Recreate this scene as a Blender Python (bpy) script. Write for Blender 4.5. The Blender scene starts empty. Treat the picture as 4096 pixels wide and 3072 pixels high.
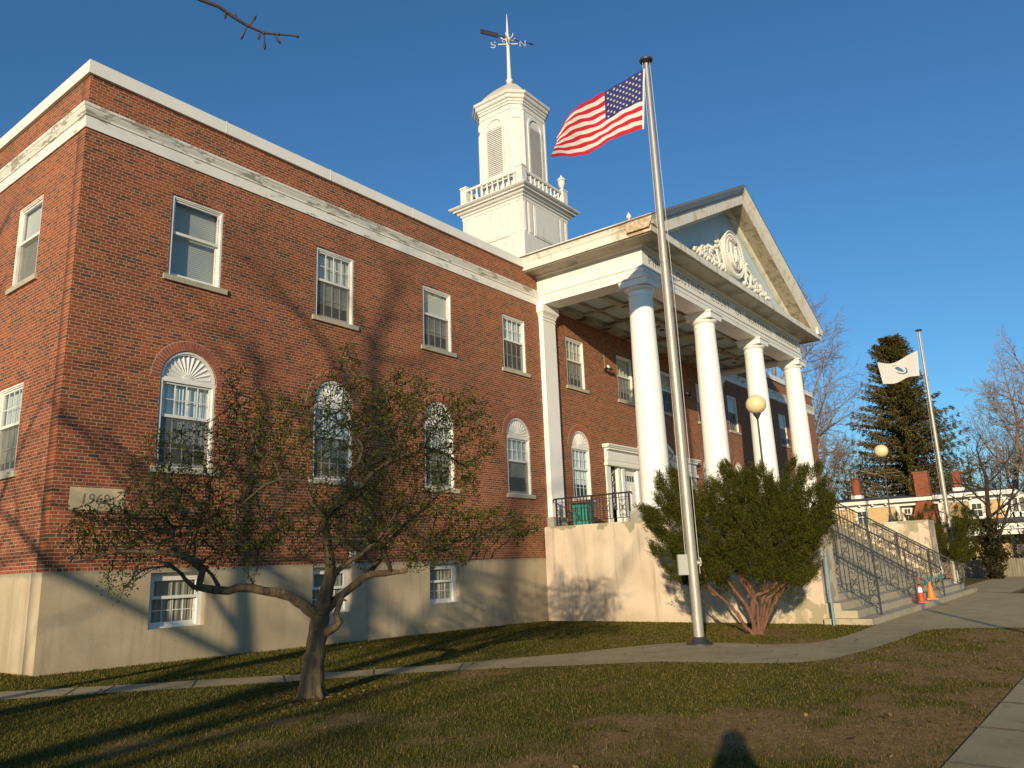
import bpy, bmesh, math, random
import numpy as np
from mathutils import Vector, Matrix, kdtree
R = math.radians
random.seed(11)
rng = np.random.default_rng(11)
SC = bpy.context.scene
COL = SC.collection

# ------------------------------------------------------------------ camera
YAW, PITCH, ROLL = 0.918416218, 0.228520722, -0.0397780624
cy, sy, cp, sp = math.cos(YAW), math.sin(YAW), math.cos(PITCH), math.sin(PITCH)
FWD = Vector((sy*cp, cy*cp, sp))
R0 = Vector((cy, -sy, 0)); U0 = R0.cross(FWD)
RIGHT = math.cos(ROLL)*R0 + math.sin(ROLL)*U0
UP = -math.sin(ROLL)*R0 + math.cos(ROLL)*U0
cam = bpy.data.cameras.new('camera')
cam.sensor_width = 36.0
cam.lens = 3119.27/4096*36.0
cam.clip_start = 0.05
cam.clip_end = 3000
camo = bpy.data.objects.new('camera', cam)
M = Matrix((RIGHT, UP, -FWD)).transposed().to_4x4()
camo.matrix_world = M
COL.objects.link(camo)
SC.camera = camo

# ------------------------------------------------------------------ sky, sun, exposure
SUN_EL, SUN_AZ = 11.8, 246.0            # azimuth clockwise from +Y
ldir = Vector((0.89418, 0.39823, -0.20459))
w = bpy.data.worlds.new('World'); SC.world = w; w.use_nodes = True
nt = w.node_tree
bg = nt.nodes['Background']
sky = nt.nodes.new('ShaderNodeTexSky'); sky.sky_type = 'NISHITA'; sky.sun_disc = False
sky.sun_elevation = R(SUN_EL); sky.sun_rotation = R(SUN_AZ)
sky.air_density = 1.0; sky.dust_density = 0.3; sky.ozone_density = 2.6; sky.altitude = 60
tint = nt.nodes.new('ShaderNodeMix'); tint.data_type = 'RGBA'; tint.blend_type = 'MULTIPLY'; tint.inputs[0].default_value = 1
tint.inputs[7].default_value = (0.70, 1.20, 1.52, 1)      # clear dry spring air
nt.links.new(sky.outputs[0], tint.inputs[6]); nt.links.new(tint.outputs[2], bg.inputs[0]); bg.inputs[1].default_value = 0.088
sl = bpy.data.lights.new('sun', 'SUN'); sl.energy = 5.0; sl.angle = R(0.53); sl.color = (1.0, 0.82, 0.56)
slo = bpy.data.objects.new('sun', sl); COL.objects.link(slo)
slo.rotation_euler = ldir.to_track_quat('-Z', 'Y').to_euler()
SC.view_settings.view_transform = 'Standard'; SC.view_settings.look = 'None'
SC.view_settings.exposure = 0.14; SC.view_settings.gamma = 1.0
SC.view_settings.use_curve_mapping = False
SC.cycles.max_bounces = 8; SC.cycles.transparent_max_bounces = 16

# ------------------------------------------------------------------ mesh helpers
class MB:
    def __init__(s): s.v=[]; s.f=[]; s.m=[]; s.M=None
    def add(s, vs, fs, mi=0):
        o=len(s.v)
        if s.M is not None: vs=[tuple(s.M @ Vector(q)) for q in vs]
        s.v += [tuple(q) for q in vs]
        s.f += [tuple(i+o for i in q) for q in fs]; s.m += [mi]*len(fs)
    def box(s,x0,x1,y0,y1,z0,z1,mi=0):
        s.add([(x0,y0,z0),(x1,y0,z0),(x1,y1,z0),(x0,y1,z0),(x0,y0,z1),(x1,y0,z1),(x1,y1,z1),(x0,y1,z1)],
              [(0,3,2,1),(4,5,6,7),(0,1,5,4),(1,2,6,5),(2,3,7,6),(3,0,4,7)],mi)
    def quad(s,a,b,c,d,mi=0): s.add([a,b,c,d],[(0,1,2,3)],mi)
    def tube(s,pts,rad,n=8,mi=0,cap=True):
        pts=[Vector(q) for q in pts]
        if len(pts)<2: return
        if not hasattr(rad,'__len__'): rad=[rad]*len(pts)
        vs=[];fs=[]
        t=(pts[1]-pts[0]).normalized()
        a=Vector((0,0,1)) if abs(t.z)<.9 else Vector((1,0,0))
        u=t.cross(a).normalized()
        for i,q in enumerate(pts):
            if i==0: t=(pts[1]-pts[0])
            elif i==len(pts)-1: t=(pts[i]-pts[i-1])
            else: t=(pts[i+1]-pts[i-1])
            if t.length<1e-9: t=Vector((0,0,1))
            t.normalize()
            u=(u-t*u.dot(t))
            if u.length<1e-6: u=t.orthogonal()
            u.normalize(); w_=t.cross(u)
            for k in range(n):
                an=2*math.pi*k/n
                vs.append(q+(u*math.cos(an)+w_*math.sin(an))*rad[i])
        for i in range(len(pts)-1):
            for k in range(n):
                k2=(k+1)%n
                fs.append((i*n+k,i*n+k2,(i+1)*n+k2,(i+1)*n+k))
        if cap:
            fs.append(tuple(range(n))[::-1]); fs.append(tuple((len(pts)-1)*n+k for k in range(n)))
        s.add(vs,fs,mi)
    def lathe(s,prof,cx,cy_,n=24,mi=0,cap=True,phase=0.0):
        vs=[];fs=[]
        for r,z in prof:
            for k in range(n):
                an=2*math.pi*k/n+phase
                vs.append((cx+r*math.cos(an),cy_+r*math.sin(an),z))
        for i in range(len(prof)-1):
            for k in range(n):
                k2=(k+1)%n
                fs.append((i*n+k,i*n+k2,(i+1)*n+k2,(i+1)*n+k))
        if cap:
            fs.append(tuple(range(n))[::-1]); fs.append(tuple((len(prof)-1)*n+k for k in range(n)))
        s.add(vs,fs,mi)
    def sweep(s,path,prof,closed=False,mi=0,cap=True):
        # profile (outward offset, z) swept along an xy path with mitred corners; outward is to the right of travel
        P=[Vector(q) for q in path]; n=len(P); rings=[]
        for i in range(n):
            if closed: a=P[i]-P[i-1]; b=P[(i+1)%n]-P[i]
            else:
                a=P[i]-P[i-1] if i>0 else P[1]-P[0]
                b=P[i+1]-P[i] if i<n-1 else P[i]-P[i-1]
            a.normalize(); b.normalize()
            na=Vector((a.y,-a.x)); nb=Vector((b.y,-b.x))
            m=(na+nb); m=m/(m.length_squared)*2 if m.length_squared>1e-9 else na
            rings.append([(P[i].x+m.x*o,P[i].y+m.y*o,z) for o,z in prof])
        k=len(prof); vs=[q for r_ in rings for q in r_]; fs=[]
        for i in range(n if closed else n-1):
            j=(i+1)%n
            for q in range(k):
                q2=(q+1)%k
                fs.append((i*k+q,j*k+q,j*k+q2,i*k+q2))
        if not closed and cap:
            fs.append(tuple(range(k))); fs.append(tuple((n-1)*k+q for q in range(k))[::-1])
        s.add(vs,fs,mi)
    def prism(s,poly,y0,y1,mi=0):
        # poly in (x,z), extruded along y
        n=len(poly)
        vs=[(x,y0,z) for x,z in poly]+[(x,y1,z) for x,z in poly]
        fs=[tuple(range(n)),tuple(range(n,2*n))[::-1]]+[(i,i+n,(i+1)%n+n,(i+1)%n) for i in range(n)]
        s.add(vs,fs,mi)
    def ell(s,c,r,nu=8,nv=5,rot=None,mi=0):
        vs=[];fs=[];c=Vector(c)
        for j in range(nv+1):
            th=math.pi*j/nv
            for i in range(nu):
                ph=2*math.pi*i/nu
                q=Vector((r[0]*math.sin(th)*math.cos(ph),r[1]*math.sin(th)*math.sin(ph),r[2]*math.cos(th)))
                if rot is not None: q=rot@q
                vs.append(c+q)
        for j in range(nv):
            for i in range(nu):
                i2=(i+1)%nu
                fs.append((j*nu+i,(j+1)*nu+i,(j+1)*nu+i2,j*nu+i2))
        s.add(vs,fs,mi)
    def mesh(s,name,mats,smooth=None,fix=True):
        me=bpy.data.meshes.new(name)
        me.from_pydata(s.v,[],s.f); 
        if not isinstance(mats,(list,tuple)): mats=[mats]
        for m_ in mats: me.materials.append(m_)
        if len(mats)>1: me.polygons.foreach_set('material_index',s.m)
        if fix:
            bm=bmesh.new(); bm.from_mesh(me)
            bmesh.ops.recalc_face_normals(bm,faces=bm.faces)
            bm.to_mesh(me); bm.free()
        if smooth is not None:
            me.polygons.foreach_set('use_smooth',[True]*len(me.polygons))
            if smooth<180: me.set_sharp_from_angle(angle=R(smooth))
        me.update()
        return me
    def build(s,name,mats,parent=None,smooth=None,fix=True):
        return link(name,s.mesh(name,mats,smooth,fix),parent)

ROOTM={}
def link(name,me,parent=None,local=False):
    o=bpy.data.objects.new(name,me); COL.objects.link(o)
    if parent is not None:
        o.parent=parent
        if not local: o.matrix_parent_inverse=wm(parent).inverted()
    return o
def wm(o):
    m=o.matrix_basis.copy()
    if o.parent is not None: return wm(o.parent)@o.matrix_parent_inverse@m
    return m
def tag(o,label=None,cat=None,group=None,kind=None):
    if label: o['label']=label
    if cat: o['category']=cat
    if group: o['group']=group
    if kind: o['kind']=kind
    return o
def thing(name,label,cat,loc=(0,0,0),rz=0,group=None):
    o=bpy.data.objects.new(name,None); COL.objects.link(o)
    o.location=loc; o.rotation_euler=(0,0,rz); o.empty_display_size=.3
    return tag(o,label,cat,group)
def kids(o): return [c for c in bpy.data.objects if c.parent==o]
def copy_tree(o,parent=None):
    c=o.copy(); COL.objects.link(c)
    if parent is not None: c.parent=parent
    for ch in kids(o): copy_tree(ch,c)
    return c
def npmesh(name,verts,faces,mats,smooth=False,midx=None):
    # verts (n,3), faces (m,k) arrays
    me=bpy.data.meshes.new(name)
    verts=np.asarray(verts,dtype=np.float32); faces=np.asarray(faces,dtype=np.int32)
    k=faces.shape[1]
    me.vertices.add(len(verts)); me.vertices.foreach_set('co',verts.ravel())
    me.loops.add(faces.size); me.loops.foreach_set('vertex_index',faces.ravel())
    me.polygons.add(len(faces)); me.polygons.foreach_set('loop_start',np.arange(0,faces.size,k,dtype=np.int32))
    if not isinstance(mats,(list,tuple)): mats=[mats]
    for m_ in mats: me.materials.append(m_)
    if midx is not None: me.polygons.foreach_set('material_index',np.asarray(midx,dtype=np.int32))
    if smooth: me.polygons.foreach_set('use_smooth',np.ones(len(faces),dtype=bool))
    me.update(calc_edges=True); me.validate()
    return me
def holes_mesh(name,outer,holes,depth,axis,plane,mat):
    # flat wall with openings: polygons in (along, z); thickness goes from plane into the building
    cu=bpy.data.curves.new('tmp','CURVE'); cu.dimensions='2D'; cu.fill_mode='BOTH'; cu.extrude=depth/2
    for poly in [outer]+holes:
        sp_=cu.splines.new('POLY'); sp_.points.add(len(poly)-1)
        for i,(x,z) in enumerate(poly): sp_.points[i].co=(x,z,0,1)
        sp_.use_cyclic_u=True
    o=bpy.data.objects.new('tmp',cu); COL.objects.link(o)
    dg=bpy.context.evaluated_depsgraph_get()
    me=bpy.data.meshes.new_from_object(o.evaluated_get(dg))
    bpy.data.objects.remove(o); bpy.data.curves.remove(cu)
    me.name=name
    for v in me.vertices:
        x,z,d=v.co
        if axis=='Y': v.co=(x,plane+depth/2+d,z)
        else: v.co=(plane+depth/2+d,x,z)
    bm=bmesh.new(); bm.from_mesh(me); bmesh.ops.remove_doubles(bm,verts=bm.verts,dist=1e-5)
    bmesh.ops.recalc_face_normals(bm,faces=bm.faces); bm.to_mesh(me); bm.free()
    me.materials.clear(); me.materials.append(mat); me.update()
    return me
def text_mesh(name,txt,x0,x1,z0,z1,y,depth,mat,slant=0.0,bold=-.006):
    cu=bpy.data.curves.new('txt','FONT'); cu.body=txt; cu.size=1; cu.extrude=.01; cu.shear=slant; cu.space_character=1.08
    cu.offset=bold
    o=bpy.data.objects.new('txt',cu); COL.objects.link(o)
    dg=bpy.context.evaluated_depsgraph_get()
    me=bpy.data.meshes.new_from_object(o.evaluated_get(dg))
    bpy.data.objects.remove(o); bpy.data.curves.remove(cu); me.name=name
    co=np.array([v.co[:] for v in me.vertices]); mn=co.min(0); mx=co.max(0)
    for v in me.vertices:
        a=(v.co-Vector(mn)); 
        v.co=(x0+(x1-x0)*a.x/(mx[0]-mn[0]), y-depth*(a.z/(mx[2]-mn[2])), z0+(z1-z0)*a.y/(mx[1]-mn[1]))
    me.materials.clear(); me.materials.append(mat); me.update()
    return me

# ------------------------------------------------------------------ materials
def mnew(name):
    m=bpy.data.materials.new(name); m.use_nodes=True
    nt=m.node_tree; return m,nt,nt.nodes['Principled BSDF']
def nd(nt,t,**kw):
    n=nt.nodes.new('ShaderNode'+t)
    for k,v in kw.items():
        if k in n.inputs.keys() if isinstance(k,str) else False: n.inputs[k].default_value=v
        else: setattr(n,k,v)
    return n
def geo(nt): 
    return nd(nt,'NewGeometry').outputs['Position']
def scaled(nt,sock,s):
    n=nd(nt,'VectorMath',operation='MULTIPLY'); nt.links.new(sock,n.inputs[0]); n.inputs[1].default_value=s
    return n.outputs[0]
def noise(nt,vec,scale,detail=4,rough=.55):
    n=nd(nt,'TexNoise'); n.inputs['Scale'].default_value=scale; n.inputs['Detail'].default_value=detail; n.inputs['Roughness'].default_value=rough
    nt.links.new(vec,n.inputs['Vector']); return n.outputs['Fac']
def ramp(nt,fac,stops,interp='LINEAR'):
    n=nd(nt,'ValToRGB'); n.color_ramp.interpolation=interp
    e=n.color_ramp.elements
    while len(e)<len(stops): e.new(.5)
    for i,(p_,c_) in enumerate(stops):
        e[i].position=p_; e[i].color=(*c_,1) if len(c_)==3 else c_
    nt.links.new(fac,n.inputs[0]); return n.outputs[0]
def mixc(nt,fac,a,b,blend='MIX'):
    n=nd(nt,'Mix'); n.data_type='RGBA'; n.blend_type=blend
    for s_,v in ((0,fac),(6,a),(7,b)):
        if isinstance(v,bpy.types.NodeSocket): nt.links.new(v,n.inputs[s_])
        else: n.inputs[s_].default_value=v if s_==0 else (*v,1)
    return n.outputs[2]
def mth(nt,op,a,b=None,c=None,clamp=False):
    n=nd(nt,'Math',operation=op); n.use_clamp=clamp
    for i,v in enumerate((a,b,c)):
        if v is None: continue
        if isinstance(v,bpy.types.NodeSocket): nt.links.new(v,n.inputs[i])
        else: n.inputs[i].default_value=v
    return n.outputs[0]
def bump(nt,bs,h,strength=.3,dist=.01):
    n=nd(nt,'Bump'); n.inputs['Strength'].default_value=strength; n.inputs['Distance'].default_value=dist
    nt.links.new(h,n.inputs['Height']); nt.links.new(n.outputs[0],bs.inputs['Normal'])
def sep(nt,vec):
    n=nd(nt,'SeparateXYZ'); nt.links.new(vec,n.inputs[0]); return n.outputs
def band(nt,z,a,b):   # smooth 0..1 from a to b
    n=nd(nt,'MapRange'); n.interpolation_type='SMOOTHSTEP'
    nt.links.new(z,n.inputs[0]); n.inputs[1].default_value=a; n.inputs[2].default_value=b
    n.inputs[3].default_value=0; n.inputs[4].default_value=1; return n.outputs[0]
def basic(name,col,rough=.7,var=.12,scale=3.0,bmp=0,bscale=60,metal=0.0,stretch=(1,1,1),spec=None):
    m,nt,bs=mnew(name); g=scaled(nt,geo(nt),stretch)
    c=ramp(nt,noise(nt,g,scale,6,.6),[(.3,tuple(x*(1-var) for x in col)),(.7,tuple(min(1,x*(1+var)) for x in col))])
    nt.links.new(c,bs.inputs['Base Color']); bs.inputs['Roughness'].default_value=rough; bs.inputs['Metallic'].default_value=metal
    if spec is not None: bs.inputs['Specular IOR Level'].default_value=spec
    if bmp: bump(nt,bs,noise(nt,geo(nt),bscale,4),bmp,.01)
    return m
def brick(name,axis):
    m,nt,bs=mnew(name); g=geo(nt); x,y,z=sep(nt,g)
    cb=nd(nt,'CombineXYZ'); nt.links.new(x if axis=='X' else y,cb.inputs[0]); nt.links.new(mth(nt,'SUBTRACT',z,.205-.0033),cb.inputs[1])
    # slight wobble so that courses are not ruler straight
    wob=noise(nt,scaled(nt,g,(1,1,1)),6,2); wv=mth(nt,'MULTIPLY',mth(nt,'SUBTRACT',wob,.5),.007)
    cb2=nd(nt,'VectorMath',operation='ADD'); nt.links.new(cb.outputs[0],cb2.inputs[0])
    cw=nd(nt,'CombineXYZ'); nt.links.new(wv,cw.inputs[0]); nt.links.new(wv,cw.inputs[1]); nt.links.new(cw.outputs[0],cb2.inputs[1])
    b=nd(nt,'TexBrick'); b.offset=.5; b.offset_frequency=2; b.squash=.5; b.squash_frequency=6
    nt.links.new(cb2.outputs[0],b.inputs['Vector'])
    b.inputs['Color1'].default_value=(0,0,0,1); b.inputs['Color2'].default_value=(1,1,1,1); b.inputs['Mortar'].default_value=(.5,.5,.5,1)
    b.inputs['Scale'].default_value=1; b.inputs['Mortar Size'].default_value=.0068; b.inputs['Mortar Smooth'].default_value=.25
    b.inputs['Brick Width'].default_value=.2127; b.inputs['Row Height'].default_value=.0667
    tint=b.outputs['Color']
    bc=ramp(nt,tint,[(0,(.060,.033,.026)),(.04,(.090,.036,.024)),(.10,(.165,.038,.018)),(.45,(.265,.052,.018)),(.8,(.35,.070,.021)),(1,(.41,.10,.034))])
    bc=mixc(nt,mth(nt,'MULTIPLY',noise(nt,g,55,3),.5),bc,(.12,.05,.035))
    big=ramp(nt,noise(nt,scaled(nt,g,(1,1,.6)),.55,3),[(.35,(.84,.82,.80)),(.65,(1.06,1.06,1.06))])
    bc=mixc(nt,1.0,bc,big,'MULTIPLY')
    mo=ramp(nt,noise(nt,g,14,3),[(.3,(.33,.22,.11)),(.7,(.46,.34,.19))])
    col=mixc(nt,b.outputs['Fac'],bc,mo)
    nt.links.new(col,bs.inputs['Base Color']); bs.inputs['Roughness'].default_value=.85
    h=mth(nt,'ADD',mth(nt,'MULTIPLY',b.outputs['Fac'],-1.0),mth(nt,'MULTIPLY',noise(nt,g,90,2),.35))
    bump(nt,bs,h,.5,.006)
    return m
def glassy(name,tint=(.85,.9,.92),amount=1.0):
    m=bpy.data.materials.new(name); m.use_nodes=True; nt=m.node_tree; nt.nodes.clear()
    out=nd(nt,'OutputMaterial'); tr=nd(nt,'BsdfTransparent'); tr.inputs[0].default_value=(*tint,1)
    gl=nd(nt,'BsdfGlossy'); gl.inputs['Roughness'].default_value=.03
    lw=nd(nt,'LayerWeight'); lw.inputs[0].default_value=.5
    f2=mth(nt,'MULTIPLY_ADD',mth(nt,'POWER',lw.outputs['Facing'],4.5),.95*amount,.085,clamp=True)
    bp=nd(nt,'Bump'); bp.inputs['Strength'].default_value=.06; bp.inputs['Distance'].default_value=.02
    nt.links.new(noise(nt,geo(nt),2.2,2),bp.inputs['Height']); nt.links.new(bp.outputs[0],gl.inputs['Normal'])
    mx=nd(nt,'MixShader'); nt.links.new(f2,mx.inputs[0]); nt.links.new(tr.outputs[0],mx.inputs[1]); nt.links.new(gl.outputs[0],mx.inputs[2])
    nt.links.new(mx.outputs[0],out.inputs[0]); return m
def screenmat(name,alpha,col):
    m=bpy.data.materials.new(name); m.use_nodes=True; nt=m.node_tree; nt.nodes.clear()
    out=nd(nt,'OutputMaterial'); tr=nd(nt,'BsdfTransparent'); df=nd(nt,'BsdfDiffuse'); df.inputs[0].default_value=(*col,1)
    mx=nd(nt,'MixShader'); mx.inputs[0].default_value=alpha
    nt.links.new(tr.outputs[0],mx.inputs[1]); nt.links.new(df.outputs[0],mx.inputs[2]); nt.links.new(mx.outputs[0],out.inputs[0]); return m
def leafmat(name,stops,transl=.25,rough=.6):
    m=bpy.data.materials.new(name); m.use_nodes=True; nt=m.node_tree; nt.nodes.clear()
    out=nd(nt,'OutputMaterial'); g=nd(nt,'NewGeometry')
    c=ramp(nt,g.outputs['Random Per Island'],stops)
    d=nd(nt,'BsdfDiffuse'); t=nd(nt,'BsdfTranslucent'); nt.links.new(c,d.inputs[0]); nt.links.new(c,t.inputs[0])
    mx=nd(nt,'MixShader'); mx.inputs[0].default_value=transl
    nt.links.new(d.outputs[0],mx.inputs[1]); nt.links.new(t.outputs[0],mx.inputs[2]); nt.links.new(mx.outputs[0],out.inputs[0]); return m
def clothmat(name,col,transl=.35):
    m=bpy.data.materials.new(name); m.use_nodes=True; nt=m.node_tree; nt.nodes.clear()
    out=nd(nt,'OutputMaterial')
    d=nd(nt,'BsdfDiffuse'); t=nd(nt,'BsdfTranslucent'); d.inputs[0].default_value=(*col,1); t.inputs[0].default_value=(*col,1)
    mx=nd(nt,'MixShader'); mx.inputs[0].default_value=transl
    nt.links.new(d.outputs[0],mx.inputs[1]); nt.links.new(t.outputs[0],mx.inputs[2]); nt.links.new(mx.outputs[0],out.inputs[0]); return m

def stucco(name,c1,c2,topz=None,podium=False):
    m,nt,bs=mnew(name); g=geo(nt); z=sep(nt,g)[2]
    c=ramp(nt,noise(nt,g,.9,6,.6),[(.3,c1),(.7,c2)])
    st=noise(nt,scaled(nt,g,(3,3,.25)),1.6,5); c=mixc(nt,mth(nt,'MULTIPLY',band(nt,st,.50,.72),.5),c,(.27,.215,.135))
    fine=ramp(nt,noise(nt,g,38,4),[(.3,(.93,.93,.93)),(.7,(1.04,1.04,1.04))]); c=mixc(nt,1.0,c,fine,'MULTIPLY')
    damp=mth(nt,'MULTIPLY',band(nt,mth(nt,'ADD',z,mth(nt,'MULTIPLY',noise(nt,g,1.3,3),.5)),-.95,-1.55),.35)
    c=mixc(nt,damp,c,(.34,.25,.13))
    if topz is not None:
        t=band(nt,mth(nt,'ADD',z,mth(nt,'MULTIPLY',noise(nt,g,5,4),.22)),topz,topz+.1)
        c=mixc(nt,mth(nt,'MULTIPLY',t,.8),c,(.27,.235,.165))
    if podium:
        y=sep(nt,g)[1]
        hgt=mth(nt,'MULTIPLY',mth(nt,'SUBTRACT',1.2,z),.42)
        nz=noise(nt,g,1.15,5,.55); k=band(nt,mth(nt,'SUBTRACT',nz,hgt),.47,.485)
        c=mixc(nt,mth(nt,'MULTIPLY',k,.9),c,(.29,.26,.165))
        nz2=noise(nt,scaled(nt,g,(1,1,.8)),2.3,5,.6)
        yl=mth(nt,'MULTIPLY',band(nt,y,8.2,6.9),band(nt,nz2,.50,.53)); c=mixc(nt,mth(nt,'MULTIPLY',yl,.8),c,(.30,.26,.16))
    nt.links.new(c,bs.inputs['Base Color']); bs.inputs['Roughness'].default_value=.9
    bump(nt,bs,noise(nt,g,45,5),.25,.01)
    return m
def trim(name,col,grime=(.33,.27,.18),amt=.35,thr=.56,peel=None,stretch=(.6,.6,2.0),scale=1.6,rust=None):
    m,nt,bs=mnew(name); g=geo(nt); z=sep(nt,g)[2]
    c=ramp(nt,noise(nt,g,2.2,5),[(.3,tuple(x*.93 for x in col)),(.7,col)])
    k=band(nt,noise(nt,scaled(nt,g,stretch),scale,6,.62),thr,thr+.16)
    c=mixc(nt,mth(nt,'MULTIPLY',k,amt),c,grime)
    if peel is not None:
        zz=band(nt,z,peel[0],peel[1])
        pn=noise(nt,scaled(nt,g,(.55,.55,2.6)),3.2,7,.68)
        pk=mth(nt,'MULTIPLY',band(nt,mth(nt,'ADD',pn,mth(nt,'MULTIPLY',zz,.055)),.60,.625),1.0)
        c=mixc(nt,mth(nt,'MULTIPLY',pk,.85),c,(.33,.30,.22))
        bump(nt,bs,mth(nt,'MULTIPLY',pk,-1),.6,.006)
    if rust is not None:
        vd=nd(nt,'VectorMath',operation='DISTANCE'); nt.links.new(g,vd.inputs[0]); vd.inputs[1].default_value=rust
        rk_=band(nt,mth(nt,'ADD',vd.outputs['Value'],mth(nt,'MULTIPLY',noise(nt,scaled(nt,g,(1,1,2)),3.5,5,.65),1.6)),1.75,1.05)
        c=mixc(nt,mth(nt,'MULTIPLY',rk_,.75),c,ramp(nt,noise(nt,g,9,5,.7),[(.35,(.16,.13,.05)),(.5,(.42,.25,.08)),(.65,(.62,.5,.33))]))
    nt.links.new(c,bs.inputs['Base Color']); bs.inputs['Roughness'].default_value=.55
    return m
MT={}
MT['brick_x']=brick('brick_street_side','X'); MT['brick_y']=brick('brick_end_wall','Y')
MT['voussoir']=basic('brick_arch',(.30,.082,.042),.85,.35,9,.3)
MT['mortar']=basic('mortar',(.44,.36,.24),.9,.15,12)
MT['base']=stucco('stucco_base',(.37,.295,.185),(.50,.405,.27),topz=.20)
MT['podium']=stucco('stucco_podium',(.52,.415,.305),(.66,.545,.42),podium=True)
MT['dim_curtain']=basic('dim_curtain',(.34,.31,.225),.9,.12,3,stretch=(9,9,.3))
MT['white']=trim('white_paint',(.80,.78,.72),grime=(.42,.35,.22),amt=.32,thr=.55,scale=2.2)
MT['white_col']=trim('white_column',(.86,.84,.80),grime=(.5,.45,.35),amt=.28,thr=.56,stretch=(2.5,2.5,.3))
MT['white_trim']=trim('white_window_paint',(.78,.76,.70),amt=.3,thr=.58,scale=6)
MT['belt']=trim('belt_paint',(.78,.76,.69),amt=.25,peel=(9.06,9.12))
MT['coping']=basic('coping_metal',(.78,.76,.70),.4,.04,1.5)
MT['cornice']=trim('cornice_paint',(.74,.70,.60),grime=(.40,.25,.11),amt=.55,thr=.50,scale=2.2,stretch=(2.2,2.2,.7),rust=(20.5,10.6,10.3))
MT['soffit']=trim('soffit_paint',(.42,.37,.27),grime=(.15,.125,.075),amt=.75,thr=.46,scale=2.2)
MT['cupola']=trim('cupola_paint',(.69,.67,.63),grime=(.42,.36,.27),amt=.33,thr=.54,stretch=(2,2,.35))
MT['blue']=basic('pale_blue_paint',(.50,.62,.66),.6,.05,1.5)
MT['ceil']=basic('coffer_blue',(.42,.50,.50),.7,.06,1.5)
MT['relief']=basic('relief_paint',(.68,.65,.585),.6,.05,5)
MT['letter']=basic('letter_shade',(.21,.17,.11),.8,.1,8)
MT['lime']=trim('limestone',(.46,.41,.30),grime=(.22,.22,.15),amt=.55,thr=.52,scale=4)
MT['stonegrey']=basic('grey_stone',(.30,.285,.24),.85,.2,5,.2)
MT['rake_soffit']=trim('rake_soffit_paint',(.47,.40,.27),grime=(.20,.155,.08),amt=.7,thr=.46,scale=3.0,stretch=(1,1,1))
MT['step']=trim('step_concrete',(.42,.36,.245),grime=(.22,.20,.14),amt=.6,thr=.5,scale=2.6,stretch=(1,1,1))
MT['walk']=trim('walk_concrete',(.30,.265,.20),grime=(.17,.15,.115),amt=.55,thr=.48,scale=1.4,stretch=(1,1,1))
MT['iron']=basic('wrought_iron',(.028,.028,.03),.45,.2,20)
MT['rust_iron']=basic('rusty_iron',(.06,.035,.025),.6,.4,30)
MT['alu']=basic('brushed_aluminium',(.37,.345,.30),.5,.2,5,metal=.4,stretch=(6,6,.8))
MT['dark']=basic('dark_metal',(.035,.035,.04),.5,.1,10)
MT['rope']=basic('rope',(.55,.5,.42),.9,.1,30)
MT['globe']=basic('cream_globe',(.74,.59,.32),.3,.03,2)
MT['glass']=glassy('window_glass')
MT['screen']=screenmat('insect_screen',.5,(.15,.142,.12))
MT['blind']=basic('cream_blind',(.72,.68,.56),.85,.06,2)
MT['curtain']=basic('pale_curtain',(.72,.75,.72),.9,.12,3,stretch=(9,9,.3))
MT['roof']=basic('dark_shingle',(.085,.08,.075),.85,.3,6,.3)
MT['slateblue']=basic('blue_paint',(.20,.30,.36),.5,.1,5)
def venetian():
    m,nt,bs=mnew('venetian_blind'); g=geo(nt); z=sep(nt,g)[2]
    f=mth(nt,'FRACT',mth(nt,'MULTIPLY',z,22.0)); c=ramp(nt,f,[(0,(.16,.16,.16)),(.25,(.6,.58,.5)),(.8,(.56,.54,.47)),(1,(.2,.2,.2))])
    nt.links.new(c,bs.inputs['Base Color']); bs.inputs['Roughness'].default_value=.6; return m
MT['venetian']=venetian()

def gz(x): return -1.49-0.0153*(min(max(x,4.0),21.5)-4.0)

# ------------------------------------------------------------------ ground
def vnoise(x,y,s,seed=0):
    x=np.asarray(x)/s; y=np.asarray(y)/s
    xi=np.floor(x).astype(int); yi=np.floor(y).astype(int); fx=x-xi; fy=y-yi
    fx=fx*fx*(3-2*fx); fy=fy*fy*(3-2*fy)
    def h(a,b):
        n=(a*374761393+b*668265263+seed*1442695041)&0x7fffffff
        n=((n^(n>>13))*1274126177)&0x7fffffff
        return (n^(n>>16))%10007/10007.0
    return (h(xi,yi)*(1-fx)+h(xi+1,yi)*fx)*(1-fy)+(h(xi,yi+1)*(1-fx)+h(xi+1,yi+1)*fx)*fy
def fbm(x,y,s,seed=0): return .5*vnoise(x,y,s,seed)+.3*vnoise(x,y,s*.45,seed+1)+.2*vnoise(x,y,s*.2,seed+2)
def bare(x,y):
    x=np.asarray(x,float); y=np.asarray(y,float)
    b=.6*fbm(x,y*1.3,2.3,5)+.4*fbm(x,y*1.6,.8,15)
    b=b+.13*np.clip((x-6)/6,0,1)*np.clip((5.5-y)/2.5,0,1)+.10*np.clip((2.8-y)/1.2,0,1)-.06*np.clip((y-7)/4,0,1)
    b=b+.16*np.clip(1-np.hypot(x-17.6,y-6.6)/1.3,0,1)-.10*np.clip((y-8)/3,0,1)*(x<21)
    return np.clip((b-.50)/.14,0,1)
def gzn(x): return -1.49-0.0153*(np.clip(x,4.0,21.5)-4.0)
xs=np.concatenate([[-900,-300,-120,-50,-20,-8],np.arange(-4,25.01,.22),[28,33,40,50,65,90,140,250,500,1200]])
ys=np.concatenate([[-900,-300,-120,-50,-20,-8,-3,0],np.arange(1,15.6,.22),[18,24,32,45,70,120,250,600,1200]])
X,Y=np.meshgrid(xs,ys)
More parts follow.
